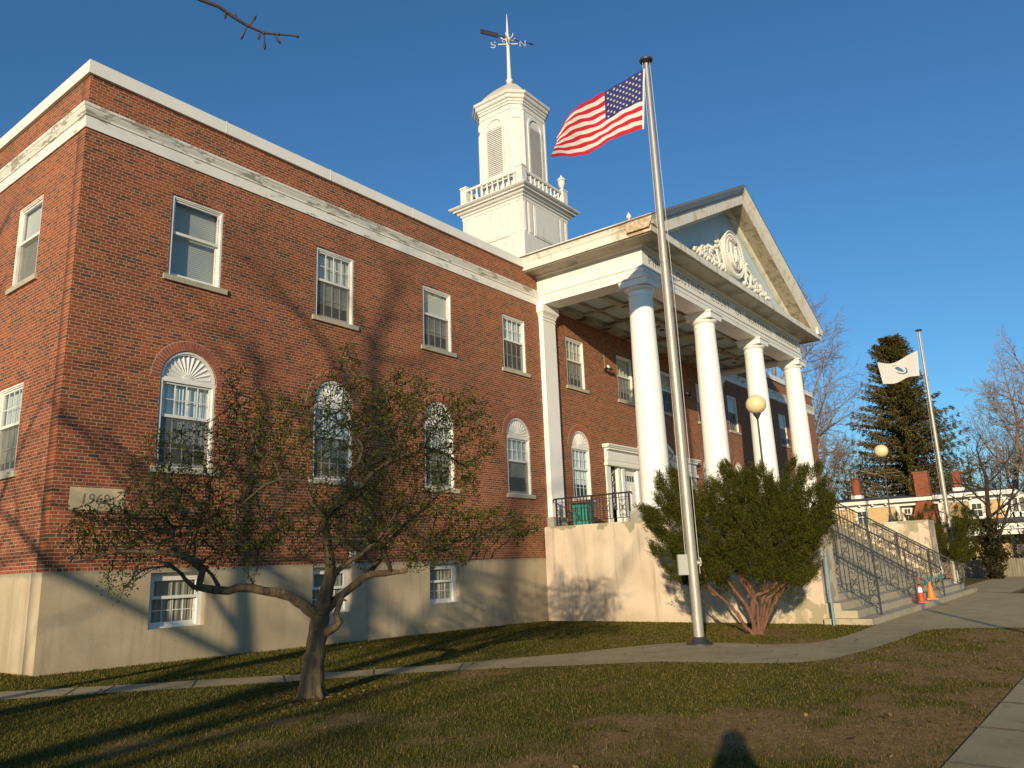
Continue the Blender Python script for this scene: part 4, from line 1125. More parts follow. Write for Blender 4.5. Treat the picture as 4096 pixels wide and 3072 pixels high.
def cone(x,y,zb_,label,stripe):
    t=thing('traffic_cone',label,'traffic cone',(x,y,zb_),R(20),'traffic cones on the stairs')
    om=basic('cone_orange_red' if stripe else 'cone_orange',(.72,.075,.02) if stripe else (.80,.20,.02),.5,.06,5)
    mb=MB(); mb.box(-.17,.17,-.17,.17,.0,.028); mb.lathe([(.14,.028),(.125,.05),(.117,.06)],0,0,24); lk('cone_base',mb.mesh('cone_base',om),t)
    mb=MB(); mb.lathe([(.115,.055),(.030,.58),(.024,.592),(.016,.592)],0,0,24); lk('cone_body',mb.mesh('cone_body',om,40),t)
    if stripe:
        mb=MB(); mb.lathe([(.0775,.30),(.0475,.47)],0,0,24,cap=False); lk('reflective_band',mb.mesh('band',basic('white_band',(.8,.78,.74),.4,.04,5),180),t)
        mb=MB(); mb.lathe([(.016,.59),(.02,.62),(.034,.645),(.034,.69),(.024,.72),(.03,.75),(.026,.79),(.01,.80)],0,0,12); lk('cone_topper',mb.mesh('topper',basic('red_plastic',(.45,.03,.03),.5,.1,5),40),t)
cone(27.55,5.42,-1.60,'red orange traffic cone with a white band on the bottom step',True)
cone(29.25,5.44,-1.60,'plain bright orange traffic cone without a band on the bottom step',False)
t=thing('warning_ribbon','teal and red ribbon strung between two stair railings above the cones','ribbon',(26.85,5.36,-.95))
tm=basic('teal_ribbon',(.05,.22,.21),.7,.1,5); rm=basic('red_ribbon',(.5,.05,.06),.7,.1,5); wmr=basic('white_ribbon',(.6,.56,.42),.7,.1,5)
def rib(pts,w_,mat,nm):
    mb=MB(); 
    for i in range(len(pts)-1):
        a=Vector(pts[i]);b=Vector(pts[i+1]); tw=Vector((0,.02*math.sin(i*1.3),w_*(.6+.4*math.cos(i*1.1))))
        mb.add([a-tw,b-tw,b+tw,a+tw,a-tw+Vector((0,.004,0)),b-tw+Vector((0,.004,0)),b+tw+Vector((0,.004,0)),a+tw+Vector((0,.004,0))],[(0,1,2,3),(7,6,5,4)])
    lk(nm,mb.mesh(nm,mat,fix=False),t)
rib([(0,0,.06),(.3,-.02,-.03),(.65,-.05,-.12),(1.0,-.03,-.02),(1.3,0,.0),(1.55,-.02,-.13),(1.85,-.02,-.05),(2.3,0,.04),(2.8,0,.0)],.035,tm,'teal_ribbon')
rib([(2.8,0,.0),(3.3,0,.10),(3.9,0,.12),(4.45,0,.22)],.02,wmr,'tape')
rib([(3.6,0,.02),(4.0,-.02,-.03),(4.4,0,.08)],.06,tm,'teal_ribbon')
rib([(4.45,0,.28),(4.7,-.03,.22),(4.85,-.06,.08),(5.15,-.08,.05),(5.4,-.1,-.14)],.05,rm,'red_ribbon')
rib([(4.2,-.02,.12),(4.4,-.05,.2),(4.6,-.02,.3),(4.35,.0,.33),(4.3,-.04,.24)],.06,wmr,'bow')
def wall_light(x,z,label,conduit):
    t=thing('security_light',label,'wall light',(x,FY,z),0,'security lights under the portico')
    mb=MB(); mb.box(-.07,.07,-.05,0,-.07,.07); mb.tube([(0,-.04,0),(.0,-.12,.02)],.02,6); lk('bracket',mb.mesh('bracket',MT['dark']),t)
    for sx in (-1,1):
        mb=MB(); mb.M=Matrix.Translation((sx*.12,-.16,.02))@Matrix.Rotation(sx*.5,4,'Z')@Matrix.Rotation(R(70),4,'X')
        mb.lathe([(.03,-.02),(.05,.0),(.075,.12),(.08,.14)],0,0,12); lk('lamp_head',mb.mesh('lamp_head',MT['dark'],40),t)
        mb2=MB(); mb2.M=mb.M; mb2.lathe([(.07,.141),(.05,.15),(.01,.155)],0,0,12); lk('lens',mb2.mesh('lens',MT['white_trim'],60),t)
    if conduit:
        mb=MB(); mb.tube([(-.02,-.015,.05),(-.02,-.015,8.9-z)],.012,6); lk('conduit',mb.mesh('conduit',basic('conduit',(.42,.30,.16),.6,.1,5)),t)
wall_light(25.66,7.27,'black twin security light with a conduit beside the portico windows',True)
wall_light(32.6,7.25,'black twin security light in the portico shadow near the second column',False)
t=thing('signpost','slim pale blue steel post at the podium corner beside the stairs','post',(20.62,6.08,gz(20.6)))
mb=MB(); mb.box(-.035,.035,-.02,-.012,-.05,1.75); mb.box(-.035,-.027,-.012,.02,-.05,1.75); mb.box(.027,.035,-.012,.02,-.05,1.75)
o=lk('channel',mb.mesh('channel',MT['slateblue']),t)
mb=MB(); mb.lathe([(.05,-.02),(.05,.01),(.04,.02)],0,0,10); lk('footing',mb.mesh('footing',MT['stonegrey']),t)
# newel of the side walk beyond the stairs
t=thing('newel_post','small weathered white newel with an iron rail right of the stairs','newel post',(39.35,6.30,gz(39)))
mb=MB(); mb.box(-.16,.16,-.16,.16,-.05,.16); lk('newel_base',mb.mesh('newel_base',MT['stonegrey']),t)
mb=MB(); mb.lathe([(.09,.16),(.10,.2),(.085,.25),(.085,1.0),(.11,1.04),(.11,1.09),(.06,1.11),(.09,1.17),(.07,1.24),(.02,1.27)],0,0,14); lk('newel_shaft',mb.mesh('newel_shaft',MT['lime'],40),t)
mb=MB(); mb.tube([(.08,0,.95),(.9,.0,.86),(2.4,.1,.5),(3.6,.15,.4)],.022,6); mb.tube([(.6,0,.9),(.6,0,0)],.014,5); mb.tube([(1.5,.05,.72),(1.5,.05,0)],.014,5); mb.tube([(3.6,.15,.4),(3.6,.15,-.02)],.016,5); lk('hand_rail',mb.mesh('hand_rail',MT['iron']),t)
# electric meter / pipe on the brick above the basement window
t=thing('wall_vent','small white wall vent on the brick just above a basement window','vent',(12.98,FY,.42))
mb=MB(); mb.box(-.08,.08,-.06,.02,-.06,.06); mb.tube([(0,-.05,-.06),(0,-.05,-.22)],.03,8); lk('vent_hood',mb.mesh('vent_hood',MT['white_trim']),t)

# traced limbs and crown volumes, in metres
LIMBS=[
[ (6.66,8.47,-1.60,0.230),(6.65,8.47,-1.52,0.175),(6.66,8.46,-1.35,0.150),(6.68,8.45,-1.15,0.135),(6.70,8.43,-0.88,0.125),(6.72,8.42,-0.67,0.125),(6.74,8.40,-0.53,0.120) ],
[ (6.74,8.40,-0.53,0.110),(6.79,8.39,-0.31,0.090),(6.85,8.38,-0.07,0.080),(6.86,8.37,0.06,0.072),(6.85,8.38,0.18,0.066),(6.80,8.35,0.32,0.062),(6.79,8.36,0.47,0.060),(6.77,8.38,0.56,0.055),(6.77,8.38,0.73,0.055),(6.80,8.22,0.85,0.055),(6.84,8.07,0.94,0.055),(6.87,7.92,1.02,0.050),(6.94,7.80,1.14,0.042) ],
[ (6.72,8.42,-0.60,0.090),(6.64,8.42,-0.51,0.075),(6.50,8.46,-0.38,0.066),(6.33,8.47,-0.28,0.064),(6.14,8.49,-0.22,0.060),(5.99,8.55,-0.18,0.057),(5.84,8.60,-0.15,0.055),(5.85,8.60,-0.16,0.053),(5.69,8.66,-0.13,0.052),(5.58,8.69,-0.16,0.050),(5.47,8.77,-0.14,0.050),(5.36,8.85,-0.13,0.050),(5.31,8.90,-0.09,0.046),(5.32,8.89,0.01,0.042),(5.34,8.87,0.08,0.040),(5.25,8.88,0.16,0.037),(5.14,8.90,0.24,0.035),(5.04,8.99,0.28,0.032),(4.83,9.02,0.31,0.028),(4.66,9.09,0.33,0.024),(4.44,9.20,0.33,0.018),(4.20,9.26,0.25,0.012),(4.03,9.40,0.22,0.006) ],
[ (5.36,8.85,-0.13,0.035),(5.21,8.85,-0.10,0.030),(5.08,8.82,-0.01,0.024),(5.00,8.76,0.06,0.020),(4.79,8.67,0.18,0.014),(4.69,8.75,0.20,0.010) ],
[ (5.00,8.76,0.06,0.014),(4.74,8.58,0.15,0.012),(4.50,8.65,0.12,0.009),(4.36,8.63,0.03,0.007),(4.30,8.67,-0.08,0.005),(4.25,8.71,-0.23,0.003) ],
[ (5.48,8.76,-0.10,0.026),(5.47,8.89,0.03,0.022),(5.43,8.99,0.12,0.020),(5.41,9.20,0.27,0.017),(5.46,9.29,0.45,0.015),(5.59,9.44,0.73,0.011),(5.73,9.45,1.01,0.007) ],
[ (5.00,9.01,0.29,0.024),(5.06,9.10,0.44,0.021),(5.11,9.18,0.62,0.018),(5.23,9.21,0.63,0.015),(5.45,9.29,0.64,0.012),(5.81,9.39,0.81,0.008) ],
[ (5.11,9.18,0.59,0.014),(4.88,8.98,0.71,0.012),(4.62,8.93,0.69,0.010),(4.44,8.94,0.71,0.008),(4.26,8.96,0.84,0.006),(4.06,8.99,0.88,0.004),(3.90,9.11,0.79,0.003) ],
[ (5.86,8.59,-0.12,0.012),(5.73,8.50,-0.02,0.009),(5.77,8.40,0.05,0.004) ],
[ (6.77,8.38,-0.49,0.070),(6.95,8.36,-0.35,0.055),(7.12,8.36,-0.25,0.052),(7.24,8.32,-0.16,0.052),(7.37,8.29,-0.07,0.050),(7.48,8.20,-0.03,0.046),(7.60,8.11,-0.03,0.044),(7.68,8.04,-0.03,0.036),(7.82,7.94,-0.02,0.026) ],
[ (7.37,8.29,-0.07,0.044),(7.58,8.31,0.06,0.042),(7.72,8.33,0.18,0.040),(7.83,8.37,0.30,0.037),(7.96,8.33,0.46,0.034),(8.13,8.32,0.61,0.030),(8.33,8.30,0.74,0.025),(8.55,8.25,0.90,0.018),(8.78,8.19,1.10,0.012) ],
[ (7.65,8.07,-0.02,0.036),(7.57,8.00,0.05,0.034),(7.39,7.89,0.21,0.032),(7.20,7.79,0.33,0.028),(7.09,7.74,0.40,0.024),(6.85,7.68,0.40,0.018),(6.60,7.75,0.41,0.015),(6.33,7.83,0.40,0.012),(5.98,7.98,0.27,0.007) ],
[ (6.89,8.34,-0.04,0.040),(6.92,8.26,0.03,0.034),(6.94,8.11,0.12,0.032),(7.00,7.94,0.22,0.030),(7.01,7.81,0.29,0.026),(7.08,7.75,0.37,0.024),(7.18,7.67,0.51,0.020),(7.26,7.49,0.76,0.014) ],
[ (7.80,7.94,-0.01,0.026),(7.90,7.86,0.16,0.023),(7.99,7.80,0.24,0.020),(8.13,7.75,0.27,0.019),(8.29,7.69,0.25,0.017),(8.47,7.67,0.19,0.015),(8.56,7.60,0.08,0.012),(8.66,7.52,0.10,0.008),(8.99,7.39,0.11,0.004) ],
[ (8.12,7.76,0.27,0.016),(8.14,7.80,0.40,0.015),(8.33,7.79,0.39,0.014),(8.63,7.67,0.37,0.013),(8.90,7.59,0.47,0.013),(9.14,7.46,0.56,0.012),(9.36,7.35,0.49,0.010),(9.49,7.25,0.44,0.007),(9.71,7.08,0.55,0.004) ],
[ (6.86,7.93,1.01,0.035),(6.75,7.89,1.18,0.030),(6.77,7.87,1.31,0.027),(6.79,7.73,1.40,0.024),(6.82,7.70,1.59,0.020),(6.75,7.88,1.83,0.015),(6.63,8.11,1.98,0.010) ],
[ (6.94,7.80,1.14,0.035),(7.04,7.78,1.25,0.032),(7.33,7.81,1.41,0.030),(7.68,7.79,1.55,0.026),(8.04,7.76,1.70,0.022),(8.41,7.72,1.65,0.015),(8.73,7.59,1.44,0.010),(8.96,7.54,1.18,0.006) ],
[ (6.77,8.38,0.71,0.035),(6.51,8.33,0.91,0.026),(6.49,8.21,1.07,0.020),(6.32,8.23,1.16,0.017),(5.95,8.26,1.16,0.015),(5.75,8.29,1.08,0.013),(5.50,8.37,0.85,0.009) ],
[ (5.95,8.26,1.16,0.012),(5.97,8.37,1.36,0.013),(5.85,8.59,1.53,0.011),(5.82,8.75,1.82,0.009),(5.76,8.92,2.16,0.007),(5.68,8.98,2.43,0.005),(5.57,9.08,2.64,0.003) ],
[ (6.80,7.71,1.46,0.014),(6.83,7.95,1.84,0.011),(6.86,8.18,2.15,0.009),(6.95,8.23,2.61,0.006),(7.10,8.25,3.14,0.003) ],
[ (7.68,7.79,1.55,0.013),(7.59,7.99,1.93,0.011),(7.55,8.15,2.33,0.008),(7.84,8.04,2.55,0.004) ],
[ (8.04,7.76,1.70,0.013),(8.28,7.82,2.04,0.011),(8.59,7.70,2.31,0.008),(8.93,7.56,2.64,0.004) ],
[ (6.75,8.37,-0.75,0.070),(6.77,8.27,-0.71,0.060),(6.81,8.17,-0.67,0.050),(6.82,8.13,-0.62,0.045),(6.80,8.18,-0.53,0.042),(6.84,8.19,-0.44,0.040),(6.91,8.20,-0.34,0.036),(7.00,8.26,-0.26,0.030) ],
]
BLOBS=[ (-2.01,0.81,0.99,0.53),(-1.37,1.33,0.99,0.72),(-0.52,1.70,0.92,0.72),(0.33,2.08,0.72,0.59),(1.08,1.89,0.92,0.66),(1.73,1.69,0.79,0.66),(2.01,2.23,0.46,0.33),(1.08,0.93,1.19,0.72),(2.23,0.53,0.72,0.33),(2.82,0.51,0.33,0.23),(-1.28,0.50,1.12,0.40),(-2.42,0.59,0.59,0.40),(-0.72,0.55,0.79,0.46),(-1.04,2.32,0.25,0.49),(0.35,2.74,0.23,0.46),(0.46,0.70,0.79,0.53),(1.57,0.23,0.59,0.30),(-2.33,0.03,0.26,0.26),(1.09,2.42,0.59,0.26) ]
BUSH=[ (-2.21,1.75),(-1.96,1.64),(-1.89,2.01),(-1.77,2.23),(-1.78,2.35),(-1.40,2.25),(-1.07,1.89),(-0.81,1.68),(-0.68,1.84),(-0.78,2.01),(-0.42,1.99),(-0.44,2.50),(-0.14,2.37),(0.02,2.07),(0.17,2.23),(0.58,2.28),(0.54,1.92),(0.85,2.09),(1.05,1.91),(1.23,2.34),(1.45,2.24),(1.50,2.02),(1.84,2.05),(1.76,1.78),(2.02,1.44),(1.98,1.14),(1.82,0.83),(1.90,0.27),(1.74,-0.03),(1.45,-0.36),(1.22,-0.61),(0.90,-0.71),(0.54,-0.54),(0.02,-0.55),(-0.36,-0.38),(-0.60,-0.64),(-0.80,-0.50),(-1.02,-0.65),(-1.50,-0.50),(-1.71,-0.38),(-1.93,0.01),(-2.11,0.23),(-2.22,0.55),(-2.06,0.82),(-2.27,1.03),(-2.36,1.35),(-2.05,1.27) ]
STEMS=[ [(0.00,-1.72),(-0.08,-1.23),(-0.16,-1.04),(-0.48,-0.51),(-0.67,-0.26)],[(-0.03,-1.72),(-0.04,-1.10),(0.02,-0.76),(-0.20,-0.38)],[(0.05,-1.72),(0.19,-1.10),(0.27,-0.64)],[(0.08,-1.72),(0.29,-1.18),(0.48,-0.59),(0.64,-0.36),(0.92,-0.13)],[(0.11,-1.69),(0.34,-1.18),(0.76,-0.60)],[(-0.03,-1.23),(0.06,-0.86),(0.41,-0.74),(0.65,-0.49)],[(0.03,-1.72),(0.10,-1.05),(-0.19,-0.54),(-0.23,-0.19)],[(0.08,-1.72),(0.26,-0.97),(0.54,-0.75),(0.79,-0.55)],[(-0.05,-1.72),(-0.21,-1.51),(-0.43,-1.09),(-0.67,-0.85),(-0.82,-0.79)] ]
# ------------------------------------------------------------------ vegetation
def local_frame(b):
    n=Vector((b[0],b[1],0)).normalized(); return n,Vector((n.y,-n.x,0))
def colonize(nodes,par,attr,step,infl,kill,iters,jit=.25,up=.0,rg=None):
    rg=rg or random.Random(3)
    nodes=[Vector(q) for q in nodes]; par=list(par); alive=[Vector(a) for a in attr]
    for it in range(iters):
        if not alive: break
        kd=kdtree.KDTree(len(nodes))
        for i,q in enumerate(nodes): kd.insert(q,i)
        kd.balance(); acc={}
        for a in alive:
            q,i,d=kd.find(a)
            if d<infl:
                acc.setdefault(i,Vector((0,0,0))); acc[i]+= (a-q).normalized()
        if not acc: break
        new=[]
        for i,v in acc.items():
            v=v.normalized()+Vector((rg.uniform(-jit,jit),rg.uniform(-jit,jit),rg.uniform(-jit,jit)+up))
            if v.length<1e-4: continue
            nodes.append(nodes[i]+v.normalized()*step); par.append(i); new.append(nodes[-1])
        kd2=kdtree.KDTree(len(new))
        for i,q in enumerate(new): kd2.insert(q,i)
        kd2.balance()
        alive=[a for a in alive if kd2.find(a)[2]>kill]
    return nodes,par
def tree_tubes(nodes,par,nfix,rtip,rmax,expo=2.4,sides=(4,5)):
    n=len(nodes); ch=[[] for _ in range(n)]
    for i in range(nfix,n): ch[par[i]].append(i)
    r=[0]*n
    for i in range(n-1,-1,-1):
        s=sum(r[c]**expo for c in ch[i]); r[i]=min(rmax,s**(1/expo)) if s>0 else rtip
    mb=MB()
    starts=[(i,c) for i in range(nfix) for c in ch[i]]
    while starts:
        p_,c=starts.pop()
        pts=[nodes[p_],nodes[c]]; rad=[r[c]*1.15,r[c]]; cur=c
        while ch[cur]:
            k=max(ch[cur],key=lambda q:r[q])
            for q in ch[cur]:
                if q!=k: starts.append((cur,q))
            pts.append(nodes[k]); rad.append(r[k]); cur=k
        mb.tube(pts,rad,5 if rad[0]>.012 else 3,cap=False)
    return mb,r,ch
def quads(cent,dirs,side,L,W):
    """diamond leaf quads; arrays"""
    a=cent; b=cent+dirs*L[:,None]*.45+side*W[:,None]*.5; c=cent+dirs*L[:,None]; d=cent+dirs*L[:,None]*.45-side*W[:,None]*.5
    v=np.stack([a,b,c,d],1).reshape(-1,3); f=np.arange(len(v)).reshape(-1,4); return v,f
def unit(a): return a/np.maximum(np.linalg.norm(a,axis=1,keepdims=True),1e-9)
def rdir(n,r=rng): return unit(r.normal(size=(n,3)))
def barkmat(name,c1,c2,scale=18,st=(1,1,.25),lich=None):
    m,nt,bs=mnew(name); g=geo(nt)
    c=ramp(nt,noise(nt,scaled(nt,g,st),scale,6,.7),[(.3,c1),(.7,c2)])
    if lich: c=mixc(nt,mth(nt,'MULTIPLY',band(nt,noise(nt,g,7,5,.6),.52,.62),.75),c,lich)
    nt.links.new(c,bs.inputs['Base Color']); bs.inputs['Roughness'].default_value=.95
    bump(nt,bs,noise(nt,scaled(nt,g,st),scale*1.6,6,.7),1.0,.035); return m
BARK=barkmat('crab_bark',(.028,.018,.011),(.19,.13,.07),13,(1,1,.2),(.16,.12,.045))
TWIG=basic('twig_bark',(.032,.024,.018),.9,.3,12)
# --- crab apple on the lawn
TB=(6.68,8.45); n_,rt_=local_frame(TB)
ct=thing('crabapple_tree','gnarled spreading crabapple with sparse small leaves on the front lawn','tree',(6.66,8.46,gz(6.66)))
rg=random.Random(21)
nodes=[];par=[]
mbt=MB(); mbl=MB()
for li,l in enumerate(LIMBS):
    P=[];Rr=[]
    for x,y,z,r in l:
        q=Vector((x,y,z))
        if P and (q-P[-1]).length<.05: continue
        P.append(q); Rr.append(r)
    # refine with slight gnarl
    P2=[];R2=[]
    for i in range(len(P)-1):
        k=max(1,int((P[i+1]-P[i]).length/.09))
        for j in range(k):
            t=j/k; q=P[i].lerp(P[i+1],t)
            if 0<i or j: 
                g_=.10 if li else .045
                q=q+Vector((rg.uniform(-1,1),rg.uniform(-1,1),rg.uniform(-1,1)))*min(.012,Rr[i]*g_*1.6)
            P2.append(q); R2.append((Rr[i]*(1-t)+Rr[i+1]*t)*rg.uniform(.93,1.08))
    P2.append(P[-1]); R2.append(Rr[-1])
    (mbt if li in (0,) else mbl).tube(P2,R2,14 if li==0 else 9)
    for q,r in zip(P2,R2):
        if r<.05 and li>0: nodes.append(q); par.append(-1)
    for i in range(1,len(P2)-1):
        if li>0 and R2[i]<.06 and rg.random()<.10:      # knobs and spurs
            d=Vector((rg.uniform(-1,1),rg.uniform(-1,1),rg.uniform(-.3,1))).normalized()
            mbl.tube([P2[i],P2[i]+d*(R2[i]+.03),P2[i]+d*(R2[i]+.05)],[R2[i]*.6,R2[i]*.35,R2[i]*.15],6)
# buttress at the root
for k in range(7):
    a_=k*.9+.3; d=Vector((math.cos(a_),math.sin(a_),0)); b0=Vector((6.66,8.46,gz(6.66)))
    mbt.tube([b0+Vector((0,0,.22))+d*.09,b0+Vector((0,0,.07))+d*.125,b0+d*.20+Vector((0,0,-.03))],[.05,.055,.03],7)
link('trunk',mbt.mesh('trunk',BARK,60,fix=False),ct); link('branches',mbl.mesh('branches',BARK,60,fix=False),ct)
nfix=len(nodes)
attr=[]
for cu,cv,ru,rv in BLOBS:
    k=int(1150*ru*rv)+50
    for _ in range(k):
        while True:
            a_=rg.uniform(-1,1);b_=rg.uniform(-1,1);c_=rg.uniform(-1,1)
            if a_*a_+b_*b_+c_*c_<1: break
        w_=1.15 if ru>.5 else .35
        if cu+a_*ru<-2.36 and cv+b_*rv>.88: continue
        n2=Vector((TB[0],TB[1],0))+rt_*(cu+a_*ru)+n_*(c_*w_-.15*cu*0)+Vector((0,0,cv+b_*rv)); attr.append(n2)
nodes,par=colonize(nodes,par,attr,.075,.75,.085,60,.40,.03,rg)
mbw,rr,ch=tree_tubes(nodes,par,nfix,.0028,.022,2.5)
link('twigs',mbw.mesh('twigs',TWIG,60,fix=False),ct)
tips=np.array([nodes[i][:] for i in range(nfix,len(nodes)) if rr[i]<.0075]+[nodes[i][:] for i in range(nfix) if rng.random()<.25])
pd_=np.array([((nodes[i]-nodes[par[i]]).normalized())[:] for i in range(nfix,len(nodes)) if rr[i]<.0075]+[(0,0,1)]*(len(tips)-sum(1 for i in range(nfix,len(nodes)) if rr[i]<.0075)))
rep=5; c0=np.repeat(tips,rep,0)+rng.normal(size=(len(tips)*rep,3))*.026; d0=unit(np.repeat(pd_,rep,0)*.6+rng.normal(size=c0.shape)*.8+np.array([0,0,.35]))
s0=unit(np.cross(d0,rdir(len(d0)))); L0=rng.uniform(.018,.046,len(d0)); v,f=quads(c0,d0,s0,L0,L0*.62)
LEAF=leafmat('crab_leaves',[(0,(.022,.024,.006)),(.4,(.055,.068,.010)),(.75,(.095,.120,.015)),(1,(.15,.15,.025))],.25)
link('leaves',npmesh('leaves',v,f,LEAF),ct)
print('crab nodes',len(nodes),'leaves',len(f))

# --- junipers
JG=leafmat('juniper_green',[(0,(.016,.020,.006)),(.3,(.036,.043,.009)),(.65,(.072,.080,.013)),(.9,(.13,.13,.022)),(.96,(.16,.10,.03)),(1,(.19,.09,.035))],.15)
JB=barkmat('juniper_bark',(.10,.042,.026),(.25,.118,.07),12,(1,1,.15))
def inpoly(p_,poly):
    x,y=p_; c=False; j=len(poly)-1
    for i in range(len(poly)):
        xi,yi=poly[i];xj,yj=poly[j]
        if (yi>y)!=(yj>y) and x<(xj-xi)*(y-yi)/(yj-yi)+xi: c=not c
        j=i
    return c
def juniper(base,label,scale,seed,depth,stems,nsp,mirror=1,group='juniper shrubs'):
    r2=np.random.default_rng(seed); rg=random.Random(seed)
    zb_=gz(base[0]); n2,rt2=local_frame((17.62,6.9)); B=Vector((base[0],base[1],0))
    t=thing('juniper_shrub',label,'shrub',(base[0],base[1],zb_),0,group)
    W=lambda u,v,d: B+rt2*(u*(1.06 if u<0 else 1.0)*scale*mirror)+n2*(d*scale)+Vector((0,0,zb_+(v+1.69)*scale))
    if stems:
        mb=MB()
        for k,s_ in enumerate(STEMS):
            dd=rg.uniform(-.25,.25); pts=[W(u+rg.uniform(-.01,.01),v,dd*(i/len(s_))*1.5) for i,(u,v) in enumerate(s_)]
            P=[];m=len(pts)
            for i in range(m-1):
                for j in range(5):
                    q=pts[i].lerp(pts[i+1],j/5); P.append(q+Vector((rg.uniform(-1,1),rg.uniform(-1,1),0))*.010)
            P.append(pts[-1]); r0=rg.uniform(.036,.056)*scale
            mb.tube(P,[r0*(1-.6*i/len(P)) for i in range(len(P))],7)
            e=P[-1]; 
            for q in range(7):
                d=(e-pts[0]).normalized()+Vector((rg.uniform(-.5,.5),rg.uniform(-.5,.5),rg.uniform(-.1,.4)))
                mb.tube([P[-1-rg.randint(0,8)],e+d*.25*scale,e+d*rg.uniform(.5,.9)*scale+Vector((0,0,rg.uniform(0,.15)))],[r0*.32,r0*.22,r0*.1],5)
        link('stem',mb.mesh('stem',JB,60,fix=False),t)
    poly=np.array(BUSH)
    us=[];c=[]
    umin,vmin=poly.min(0);umax,vmax=poly.max(0); pl_=[tuple(q) for q in BUSH]
    cu,cv=0.0,-1.0
    # lumpy crown: sprays sit mostly near the outside, in fan-shaped tufts
    # plumes: elongated tufts pointing outward and up, filling the crown outline, sprays inside each plume
    org=np.array(W(0,-1.25,0)[:]); npl=int(nsp/55); dr=[]
    while len(c)<nsp:
        u=rg.uniform(umin,umax);v=rg.uniform(vmin,vmax)
        if not inpoly((u,v),pl_): continue
        wdt=depth*math.sqrt(max(.05,1-((u+.1)/2.35)**2))*(.5+.5*min(1,(v+.9)/1.6))
        d=rg.choice((-1,1))*wdt*rg.random()**.5
        tipq=np.array(W(u,v,d)[:]); ax=tipq-org; ax/=np.linalg.norm(ax); ax=ax*.9+np.array([-.16,.03,.10])+r2.normal(size=3)*.22; ax/=np.linalg.norm(ax)
        Lp=rg.uniform(.5,.85)*scale; wp=rg.uniform(.13,.22)*scale
        for q in range(55):
            f_=rg.random()**.8; off=r2.normal(size=3)*wp*(1.15-f_)*.75
            c.append(tipq-ax*Lp*(1-f_)*.95-ax*.22*scale+off); e=ax+off*1.6/ (wp*2.2)*.30+r2.normal(size=3)*.16; dr.append(e/np.linalg.norm(e))
    c=np.array(c); dr=np.array(dr)
    rel=c-np.array([B.x,B.y,zb_]); uu=(rel@np.array(rt2[:]))/(scale*mirror); vv=rel[:,2]/scale-1.69
    keep=np.array([inpoly((a_/(1.06 if a_<0 else 1),b_),pl_) or rg.random()<.06 for a_,b_ in zip(uu,vv)]); c=c[keep]; dr=dr[keep]
    K=38
    tt=np.tile(np.linspace(.0,1,K),len(c)); C=np.repeat(c,K,0); D=np.repeat(dr,K,0); Ls=np.repeat(r2.uniform(.14,.27,len(c))*scale,K)
    S=unit(np.cross(D,rdir(len(D),r2)))
    pos=C+D*(tt*Ls)[:,None]+S*(.045*scale*(1-tt)*r2.uniform(.3,1,len(tt)))[:,None]
    ld=unit(D*.9+S*.75+r2.normal(size=D.shape)*.2); sd=unit(np.cross(ld,rdir(len(ld),r2)))
    LL=r2.uniform(.032,.070,len(tt))*scale*(1.05-.35*tt)
    v,f=quads(pos,ld,sd,LL,LL*.19)
    # leaves of one spray share an island tint: connect through a tiny shared stem is not needed, keep separate
    link('foliage',npmesh('foliage',v,f,JG),t)
    return t
juniper((17.62,6.9),'big dark green juniper with bare reddish stems behind the near flagpole',1.0,4,1.25,True,17000)
juniper((40.6,7.25),'dark juniper beyond the stair pier, before the yellow house',.95,9,1.1,True,7500,mirror=-1)

